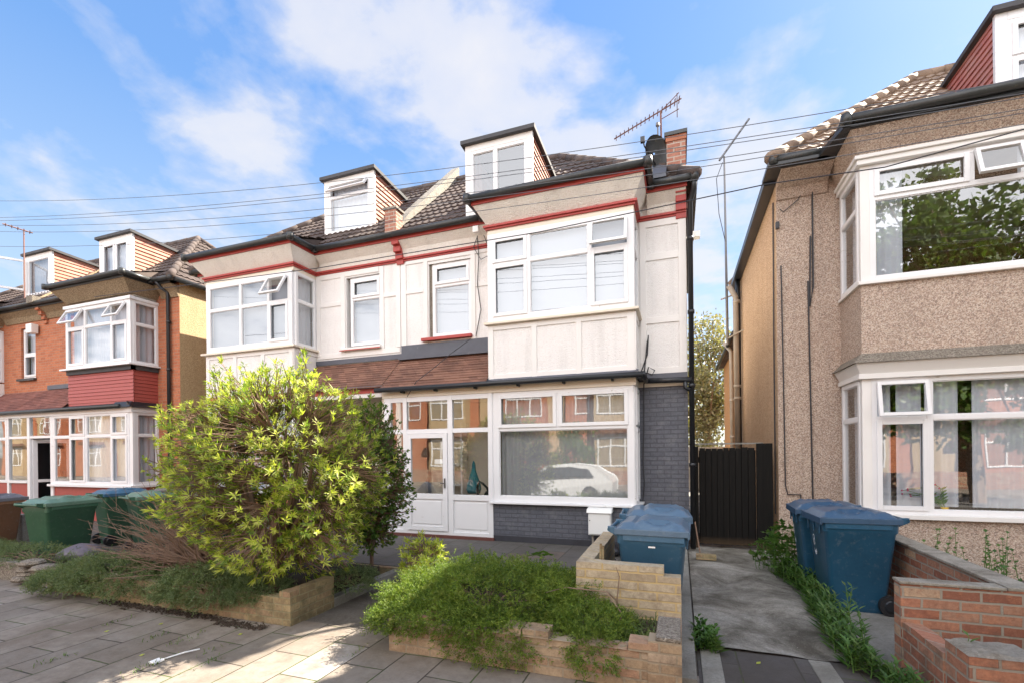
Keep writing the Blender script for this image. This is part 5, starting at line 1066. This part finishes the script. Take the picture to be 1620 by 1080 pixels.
shrub('garden_shrub', 'dense darker green shrub between the big shrub and the porch', (-3.95, 5.35, 1.35), (.55, .5, 1.0), (-3.95, 5.35, .0), ('leaf_dark', 'leaf_shrub'), 1900, .055, .011, 9, 9, 'twig', .5, tipfrac=.15, seed=5)
shrub('garden_shrub', 'small bright yellow green shrub catching the sun beside the juniper', (-2.72, 4.62, .48), (.27, .24, .27), (-2.7, 4.6, .05), ('leaf_tip', 'leaf_tip'), 150, .085, .009, 10, 6, 'twig', .5, tipfrac=.5, seed=9)
shrub('garden_shrub', 'thin straggly yellow leaved branches reaching over the green bins', (-5.75, 3.95, 1.5), (.42, .3, .35), (-5.0, 4.0, .3), ('leaf_shrub', 'leaf_tip'), 60, .06, .012, 6, 6, 'twig', .3, tipfrac=.5, seed=21)
# bare brown twigs
rnd.seed(3); b = MB()
for i in range(280):
    o = V3((-5.2 + rnd.uniform(-.5, .3), 3.98 + rnd.uniform(-.25, .25), rnd.uniform(.3, .55))); d = V3((rnd.uniform(-1.1, .1), rnd.uniform(-.5, .35), rnd.uniform(.0, .75))); L = rnd.uniform(.4, 1.15)
    p1 = o + d.normalized() * L * .5 + rdir() * .05; p2 = p1 + (d.normalized() + V3((-.25, 0, -.15))) * L * .4 + rdir() * .06; b.tube([o, p1, p2], [.006, .004, .002], 3, False)
    for k in range(2): q = p1.lerp(p2, rnd.random()); b.tube([q, q + (d.normalized() + rdir() * .8) * rnd.uniform(.06, .2)], [.0028, .0015], 3, False)
tag(b.build('bare_twigs', 'twig'), 'tangle of dead brown twigs left of the big shrub', 'shrub')
# junipers: feathery sprays over mounds
def spray(mb, p, d, up_, L, n, w=.0032):
    side_ = d.cross(up_)
    if side_.length < .01: return
    side_.normalize(); q = V3(p); dd = V3(d); st = L / n
    for i in range(n):
        dd = (dd + V3((0, 0, -.03)) + rdir() * .15).normalized(); q2 = q + dd * st
        for s_ in (-1, 1, 0):
            e = (dd * .55 + side_ * s_ * .6 + rdir() * .55 + up_ * .15).normalized(); c_ = e.cross(rdir())
            if c_.length > .05: leaf(mb, q, e, c_.normalized(), rnd.uniform(.016, .032), .0034, .2)
        q = q2
def juniper(label, mounds, n, mat, L=.16, seed=2, base=(0, 0, .2)):
    rnd.seed(seed); root = empty('juniper', base, label, 'shrub'); mb = MB(); st = MB()
    tot = sum(m_[1][0] * m_[1][1] for m_ in mounds)
    for c, rad, low in mounds:
        c = V3(c); k = int(n * rad[0] * rad[1] / tot)
        for i in range(12): d = rdir(); d.z = abs(d.z) * .4; e = c + V3((d.x * rad[0], d.y * rad[1], d.z * rad[2])) * .85; st.tube([V3((c.x, c.y, .15)), V3((c.x, c.y, .15)).lerp(e, .5) + V3((0, 0, .05)), e], [.014, .01, .005], 4)
        for i in range(k):
            d = rdir()
            if d.z < low: d.z = rnd.uniform(low, .6)
            d.normalize(); w3 = V3((d.x * rad[0], d.y * rad[1], d.z * rad[2])); f = 1 + .24 * NZ.noise(w3 * 4.2 + V3((seed, 0, 0))) + .24 * NZ.noise(w3 * 10)
            s_ = rnd.uniform(.72, 1.0); p = c + V3((d.x * rad[0], d.y * rad[1], d.z * rad[2])) * f * s_
            if p.z < .04: continue
            nrm = V3((d.x / rad[0], d.y / rad[1], d.z / rad[2])).normalized(); out = (V3((d.x, d.y, 0)) * .7 + nrm * .7 + V3((0, 0, .1 if nrm.z > .5 else -.2)) + rdir() * .75).normalized()
            spray(mb, p, out, (nrm + rdir() * .3).normalized(), L * rnd.uniform(.6, 1.3), 4)
    st.build('stem', 'twig', root); mb.build('foliage', mat, root); return root
juniper('bright green feathery juniper mound spilling over the buff brick planter', [((-1.72, 4.12, .22), (.98, .82, .43), -.1), ((-1.45, 3.52, .18), (.42, .22, .22), -.6), ((-2.25, 3.75, .24), (.42, .42, .24), -.3), ((-.75, 3.85, .22), (.42, .42, .20), -.2), ((-.62, 3.50, .2), (.2, .2, .17), -.5), ((-1.1, 4.75, .2), (.45, .4, .22), 0)], 17000, 'leaf_juniper', .075, 2, (-1.7, 4.1, .2))
juniper('blue green juniper drooping over the mossy planter below the big shrub', [((-4.85, 3.66, .26), (.62, .32, .22), -.5), ((-4.2, 3.75, .26), (.3, .26, .14), -.4)], 4200, 'leaf_juniper_blue', .075, 4, (-4.9, 3.7, .2))
juniper('spreading blue green juniper on the pavement edge at the left', [((-6.45, 3.72, .22), (.85, .42, .24), -.3), ((-7.1, 3.6, .14), (.5, .3, .14), -.2)], 5600, 'leaf_juniper_blue', .08, 6, (-6.6, 3.7, .2))
juniper('small blue green juniper tuft spilling over the front path edging', [((-3.72, 4.55, .16), (.32, .34, .16), -.1)], 800, 'leaf_juniper_blue', .08, 8, (-3.7, 4.5, .1))
juniper('low juniper and ground ivy covering the crumbling stone bed', [((-8.9, 4.1, .2), (1.0, .45, .18), -.1), ((-10.6, 4.1, .2), (1.1, .45, .17), -.1), ((-12.3, 4.2, .2), (1.0, .5, .17), -.1)], 4000, 'leaf_juniper_blue', .09, 12, (-9.5, 4.1, .2))
# leafy weeds
def weeds(name, label, pts, mat='leaf_weed', L=.10, w=.012, cat='weeds', stemmed=True, n_leaf=16, seed=1):
    rnd.seed(seed); root = empty(name, pts[0][0], label, cat); st, lf = MB(), MB()
    for p, h in pts:
        p = V3(p); top = p + V3((rnd.uniform(-.2, .2) * h, rnd.uniform(-.2, .2) * h, h)); st.tube([p, p.lerp(top, .5) + rdir() * .01, top], [.005, .004, .002], 4)
        for k in range(n_leaf):
            t_ = (k + 1) / n_leaf; a = k * 2.4; q = p.lerp(top, t_); d = V3((math.cos(a), math.sin(a), .35 + .5 * t_)).normalized(); leaf(lf, q, d, d.cross(V3((0, 0, 1))).normalized(), L * (1.15 - .6 * t_) * rnd.uniform(.8, 1.2), w, .3)
    st.build('stem', 'stem', root); lf.build('foliage', mat, root); return root
rnd.seed(31); P_ = []
for i in range(150):
    t_ = rnd.random(); y = 7.0 - 3.6 * t_; x = 1.27 + .08 * math.sin(t_ * 7) + rnd.uniform(-.11, .11) + .12 * t_; P_.append(((x, y, .0), rnd.uniform(.12, .30) * (1 if t_ < .75 else .8)))
P_ += [((1.34, 4.6, 0), .52), ((1.37, 4.4, 0), .45), ((1.52, 3.55, 0), .55), ((1.36, 4.9, 0), .46)]
weeds('weed_row', 'row of leafy green weeds along the driveway edge', P_, L=.115, w=.014, n_leaf=15, seed=32)
rnd.seed(41); P_ = [((.17 + rnd.uniform(-.06, .1), 4.35 + rnd.uniform(-.18, .2), 0), rnd.uniform(.08, .2)) for i in range(22)]
weeds('weed_clump', 'leafy weed clump at the corner of the planter and driveway', P_, L=.10, w=.022, n_leaf=9, seed=42)
rnd.seed(51); P_ = [((2.75 + rnd.uniform(-.25, .9), 6.5 + rnd.uniform(-.8, .9), 0), rnd.uniform(.3, .7)) for i in range(34)]
weeds('weed_clump', 'tall weeds growing behind the brick wall under the bay window', P_, L=.08, w=.02, n_leaf=12, seed=52)
# broad leaved creeper by the gate
rnd.seed(61); root = empty('creeper', (1.35, 7.3, 0), 'broad leaved creeper climbing between the gate and the blue bins', 'creeper'); lf, st = MB(), MB()
for i in range(330):
    q = V3((1.33 + rnd.gauss(0, .16), 7.25 + rnd.gauss(0, .38), 0)); h = max(.06, .78 * (1 - abs(q.x - 1.33) * 1.6) * (1 - abs(q.y - 7.35) * .7)) * rnd.uniform(.25, 1.0); q.z = h
    d = (V3((rnd.uniform(-.7, .3), -.8, .35)) + rdir() * .6).normalized(); s_ = d.cross(V3((0, 0, 1))).normalized(); L = rnd.uniform(.07, .13); n_ = d.cross(s_); b0 = len(lf.v)
    for a, rr in ((0, .0), (40, .62), (75, .5), (105, .85), (140, .62), (180, 1.05), (220, .62), (255, .85), (285, .5), (320, .62)): t_ = R(a); lf.v.append(tuple(q + (d * (-math.cos(t_)) * rr + s_ * math.sin(t_) * rr) * L * .62 - n_ * .2 * L * rr * rr))
    lf.f.append(tuple(range(b0, b0 + 10)))
    if i % 5 == 0: st.tube([(q.x + .02, q.y, 0), q.lerp(V3((q.x, q.y, 0)), .4) + rdir() * .03, q], .004, 4)
st.build('stem', 'stem', root); lf.build('foliage', 'leaf_weed', root)
def leaf_cluster(name, c, r_, label, L=.12, n=9, seed=3):
    rnd.seed(seed); mb = MB()
    for i in range(n):
        q = V3(c) + V3((rnd.uniform(-r_, r_), rnd.uniform(-r_, r_), rnd.uniform(0, r_))); d = (V3((rnd.uniform(-.8, .8), -.7, .4))).normalized(); s_ = d.cross(V3((0, 0, 1))).normalized(); b0 = len(mb.v)
        for a, rr in ((0, .0), (40, .62), (75, .5), (105, .85), (140, .62), (180, 1.05), (220, .62), (255, .85), (285, .5), (320, .62)): t_ = R(a); mb.v.append(tuple(q + (d * (-math.cos(t_)) * rr + s_ * math.sin(t_) * rr) * L * .6))
        mb.f.append(tuple(range(b0, b0 + 10)))
    return tag(mb.build(name, 'leaf_weed'), label, 'plant')
leaf_cluster('sapling', (-1.25, 4.45, .62), .12, 'few broad lobed leaves poking out of the juniper near the block enclosure', seed=8)
# grass in the planter corner
rnd.seed(71); mb = MB()
for i in range(520):
    q = V3((rnd.uniform(-.85, -.2), rnd.uniform(3.6, 4.15), .22)); d = V3((rnd.uniform(-1, 1), rnd.uniform(-1, .6), rnd.uniform(.4, 1.3))).normalized(); L = rnd.uniform(.08, .24); s_ = d.cross(V3((0, 0, 1))).normalized() * .003; p1 = q + d * L * .6; p2 = p1 + (d + V3((0, 0, -1.0))).normalized() * L * .5; b0 = len(mb.v)
    mb.v += [tuple(q - s_), tuple(q + s_), tuple(p1 + s_), tuple(p1 - s_), tuple(p2)]; mb.f += [(b0, b0 + 1, b0 + 2, b0 + 3), (b0 + 3, b0 + 2, b0 + 4)]
tag(mb.build('grass_tuft', 'grass'), kind='stuff', label='long drooping grass in the planter corner below the block enclosure')
b = MB(); b.tube([(-.5, 4.12, .25), (-.52, 4.1, .4), (-.6, 4.05, .48), (-.95, 4.0, .5), (-1.1, 3.9, .47)], [.01, .009, .007, .005, .003], 5); b.tube([(-.52, 4.1, .4), (-.5, 4.12, .6), (-.53, 4.13, .68)], [.006, .004, .003], 4); b.tube([(-.6, 4.05, .48), (-.45, 3.9, .35), (-.5, 3.8, .26)], [.007, .006, .004], 4)
tag(b.build('bare_branch', 'bark'), 'bent dead branch lying over the planter grass', 'branch')
# pavement details: weeds in joints, mulch, litter
rnd.seed(81); mb = MB()
for i in range(260):
    c = rnd.choice(((-4.02, 2.55), (-3.8, 2.9), (-3.62, 2.75), (-4.6, 3.0), (-4.25, 3.05), (-3.3, 2.3), (-4.9, 2.35), (-2.6, 3.35), (-5.4, 3.1))); q = V3((c[0] + rnd.gauss(0, .03), c[1] + rnd.gauss(0, .09), 0)); d = V3((rnd.uniform(-1, 1), rnd.uniform(-1, 1), rnd.uniform(.3, 1.2))).normalized(); s_ = d.cross(V3((0, 0, 1))).normalized(); leaf(mb, q, d, s_, rnd.uniform(.02, .05), .004)
tag(mb.build('joint_moss', 'grass'), kind='stuff', label='tiny tufts of grass and moss growing in the paving joints')
rnd.seed(83); mb = MB()
for i in range(900):
    t_ = rnd.random(); x = -6.3 + 2.5 * t_; q = V3((x, 3.50 + rnd.gauss(0, .035) - (.06 if x > -4.4 else 0), .004)); r_ = rnd.uniform(.006, .02); a = rnd.random() * 6
    mb.add([q + V3((math.cos(a + k * 1.57) * r_ * rnd.uniform(.6, 1.2), math.sin(a + k * 1.57) * r_, rnd.uniform(0, .012))) for k in range(4)] + [q + V3((0, 0, .014))], [(0, 1, 4), (1, 2, 4), (2, 3, 4), (3, 0, 4)])
tag(mb.build('leaf_litter', 'soil'), kind='stuff', label='dark leaf litter and soil along the foot of the mossy planter')
for i in range(9):
    q = ((-4.3, 2.65), (-4.9, 3.2), (-3.0, 3.9), (-2.6, 4.6), (-5.2, 2.9), (.6, 5.6), (.9, 4.9), (-3.9, 3.25), (.55, 4.1))[i]
    tag(MB().add([(q[0], q[1], .006), (q[0] + .03, q[1] + .01, .008), (q[0] + .035, q[1] + .03, .016), (q[0] + .005, q[1] + .022, .012)], [(0, 1, 2, 3)]).build('fallen_leaf', 'leaf_tip'), 'small yellow fallen leaf on the ground', 'leaf', 'fallen leaves scattered on paving')
b = MB(); b.tube([(-4.02, 2.66, .012), (-3.96, 2.8, .02), (-3.92, 2.9, .012)], .006, 5); b.box(-4.07, -4.0, 2.58, 2.66, .004, .018); tag(b.build('litter', 'paper'), 'scrap of white plastic litter on the pavement slabs', 'litter')

# ------------------------------------------------------------------ trees
def tree(name, label, base, h, crown_c, rad, mat, nleaf, L, w, seed=1, trunk_r=.16, group=None, bark='bark', clumps=60):
    rnd.seed(seed); root = empty(name, base, label, 'tree', group); B = V3(base); C_ = V3(crown_c); tk = MB(); lf = MB(); top = V3((B.x, B.y, C_.z - rad[2] * .35)); mid = B.lerp(top, .5) + V3((rnd.uniform(-.2, .2), rnd.uniform(-.2, .2), 0))
    tk.tube([B, mid, top], [trunk_r, trunk_r * .8, trunk_r * .6], 9); cl = []
    for i in range(clumps):
        d = rdir(); k = rnd.random() ** .45; f = 1 + .3 * NZ.noise(d * 1.9 + V3((seed, 3, 0))); p = C_ + V3((d.x * rad[0], d.y * rad[1], d.z * rad[2])) * k * f; cl.append(p)
        if i % 3 == 0: m_ = top.lerp(p, .5) + rdir() * .25; tk.tube([top.lerp(mid, rnd.random() * .4), m_, p], [trunk_r * .35, trunk_r * .18, .02], 5)
    rr = (rad[0] + rad[2]) * .5 * (2.2 / clumps ** .5)
    for i in range(nleaf):
        p = rnd.choice(cl) + rdir() * rr * rnd.random() ** .5; d = (rdir() + V3((0, 0, -.2))).normalized(); leaf(lf, p, d, d.cross(rdir()).normalized(), L * rnd.uniform(.6, 1.3), w, .2)
    tk.build('trunk', bark, root); lf.build('crown', mat, root); return root
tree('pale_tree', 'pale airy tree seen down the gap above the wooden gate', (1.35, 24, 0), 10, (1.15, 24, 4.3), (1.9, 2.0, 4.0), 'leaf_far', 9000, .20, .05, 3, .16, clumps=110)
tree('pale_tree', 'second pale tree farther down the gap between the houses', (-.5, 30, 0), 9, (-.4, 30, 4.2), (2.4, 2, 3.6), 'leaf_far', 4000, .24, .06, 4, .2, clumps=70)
tree('street_tree', 'leafy street tree across the road, reflected in the right hand windows', (9.2, -4.2, -.2), 11, (8.9, -4.2, 6.3), (4.3, 2.6, 4.6), 'leaf_tree', 26000, .24, .08, 7, .22, clumps=210)
b = MB()
for k in range(9): b.box(-.2 + k * .35, .13 + k * .35, 20.6, 20.64, 0, 1.75)
b.box(-.3, 3.0, 20.64, 20.68, 1.3, 1.4); tag(b.build('back_fence', 'kerbstone'), 'pale boarded fence beyond the gate between the houses', 'fence')

# ------------------------------------------------------------------ across the road (seen in the window reflections)
def opposite(x0, x1, um, label, bx0):
    root = empty('terraced_house', ((x0 + x1) / 2, -12.3, -.15), label, 'house')
    holes = [(1.0, 2.0, 4.0 - .0, 5.4), (1.0, 1.9, .0, 2.2)]
    w = MB(); w.box(x0, x1, -19, -12.4, -.3, 6.2); w.build('wall', um, root)
    w = MB(); w.prism([(x0, -12.2, 6.2), (x0, -15.7, 9.2), (x0, -19.2, 6.2)], (x1 - x0, 0, 0)); w.build('roof', 'roof', root)
    w = MB(); w.box(bx0, bx0 + 2.6, -12.4, -11.6, -.3, 6.0); w.build('bay', 'red_brick' if um != 'red_brick' else 'gold_dash', root)
    for zz0, zz1 in ((.7, 2.4), (3.7, 5.3)):
        window(root, (bx0 + 2.45, -11.59, zz0), (-1, 0, 0), (0, 1, 0), 2.3, zz1 - zz0, xm=(.75, 1.55), zt=(zz1 - zz0) * .68, curt=[(.1, 2.2, .03)])
    for xx in (x0 + .3,):
        window(root, (xx + 1.2, -12.39, 3.8), (-1, 0, 0), (0, 1, 0), .9, 1.5, zt=1.0, curt=[(.05, .85, .02)])
    w = MB(); w.box(bx0 - .2, bx0 + 2.8, -11.6, -11.3, 2.6, 2.85); w.build('ledge', 'porch_tiles', root); return root
opposite(-18, -12.2, 'red_brick', 'brick terraced house across the road, far left in the reflections', -15.4)
opposite(-12.1, -6.6, 'gold_dash', 'ochre rendered terraced house across the road', -10.2)
opposite(-6.5, -1.0, 'red_brick', 'red brick terraced house directly across the road', -4.6)
opposite(-.9, 4.6, 'white_wall', 'white rendered terraced house across the road', 1.0)
opposite(4.7, 10.5, 'red_brick', 'brick terraced house behind the street tree across the road', 6.8)
opposite(10.6, 16.4, 'gold_dash', 'ochre rendered terraced house across the road, right of the street tree', 12.8)
opposite(16.5, 22.3, 'red_brick', 'farthest right brick terraced house across the road', 18.8)
opposite(-23.9, -18.1, 'white_wall', 'white rendered terraced house far along the other side of the road', -21.0)
opposite(-29.8, -24.0, 'red_brick', 'farthest left brick terraced house across the road', -27.0)
for k_ in range(5): opposite(-41.8 - 6 * k_, -35.9 - 6 * k_, ('red_brick', 'gold_dash')[k_ % 2], ('first', 'second', 'third', 'fourth', 'fifth')[k_] + ' distant terraced house beyond the ochre end house across the road', -39.0 - 6 * k_)
opposite(-35.8, -29.9, 'gold_dash', 'ochre house at the far left end across the road', -33.0)
tree('street_tree', 'green street tree across the road facing the brick house', (-21.5, -6.0, -.2), 6, (-21.5, -6, 3.2), (2.2, 1.6, 2.3), 'leaf_tree', 3500, .2, .06, 19, .15, clumps=60)
b = MB(); b.box(-36, 22.5, -9.95, -9.8, -.2, .55); tag(b.build('front_wall', 'wall_brick'), 'low brick front wall across the road', 'wall')
tree('garden_tree', 'small garden tree across the road', (-5.4, -10.6, -.2), 4, (-5.4, -10.6, 1.9), (1.0, .8, 1.6), 'leaf_tree', 2600, .16, .05, 9, .08, clumps=40)
car = empty('parked_car', (-4.4, -3.0, -.28), 'silver white hatchback parked across the road', 'car')
cx, cy, cz = -4.4, -2.6, -.28
prof = [(-2.05, .28), (-2.1, .62), (-1.75, .82), (-1.0, .93), (-.35, 1.36), (.55, 1.42), (1.35, 1.30), (1.95, .95), (2.08, .75), (2.05, .28)]
def carshell(pr, hw): 
    mb = MB(); n = len(pr)
    for s_, k in ((-1, 1), (-1, .0), (1, .0), (1, 1)):
        for x, z in pr: inset = .16 * max(0, (z - .85) / .55); mb.v.append((cx + x, cy + s_ * (hw - inset), cz + z))
    for i in range(n):
        j = (i + 1) % n; mb.f.append((i, j, j + 2 * n, i + 2 * n))
    mb.f.append(tuple(range(n))); mb.f.append(tuple(range(2 * n, 3 * n))[::-1]); return mb
carshell(prof, .86).build('body', 'carpaint', car, bevel=.03)
for s_ in (-1, 1):
    g = MB(); g.prism([(cx - .92, cy + s_ * .855, cz + .94), (cx - .32, cy + s_ * .735, cz + 1.29), (cx + .50, cy + s_ * .73, cz + 1.34), (cx + 1.2, cy + s_ * .755, cz + 1.24), (cx + 1.45, cy + s_ * .85, cz + .96)], (0, s_ * .012, 0)); g.build('side_window', 'carglass', car)
for x in (-1.3, 1.28):
    for s_ in (-1, 1): wh = MB().tube([(cx + x, cy + s_ * .66, cz + .31), (cx + x, cy + s_ * .88, cz + .31)], .31, 24).build('wheel', 'rubber', car); MB().tube([(cx + x, cy + s_ * .87, cz + .31), (cx + x, cy + s_ * .89, cz + .31)], .2, 16).build('rim', 'chrome', wh)
MB().box(cx - 2.09, cx - 2.0, cy - .75, cy + .75, cz + .5, cz + .62).build('headlight', 'chrome', car)
for s_ in (-1, 1): MB().box(cx - .95, cx - .75, cy + s_ * .84, cy + s_ * 1.0, cz + .92, cz + 1.05).build('mirror', 'black', car, bevel=.02)
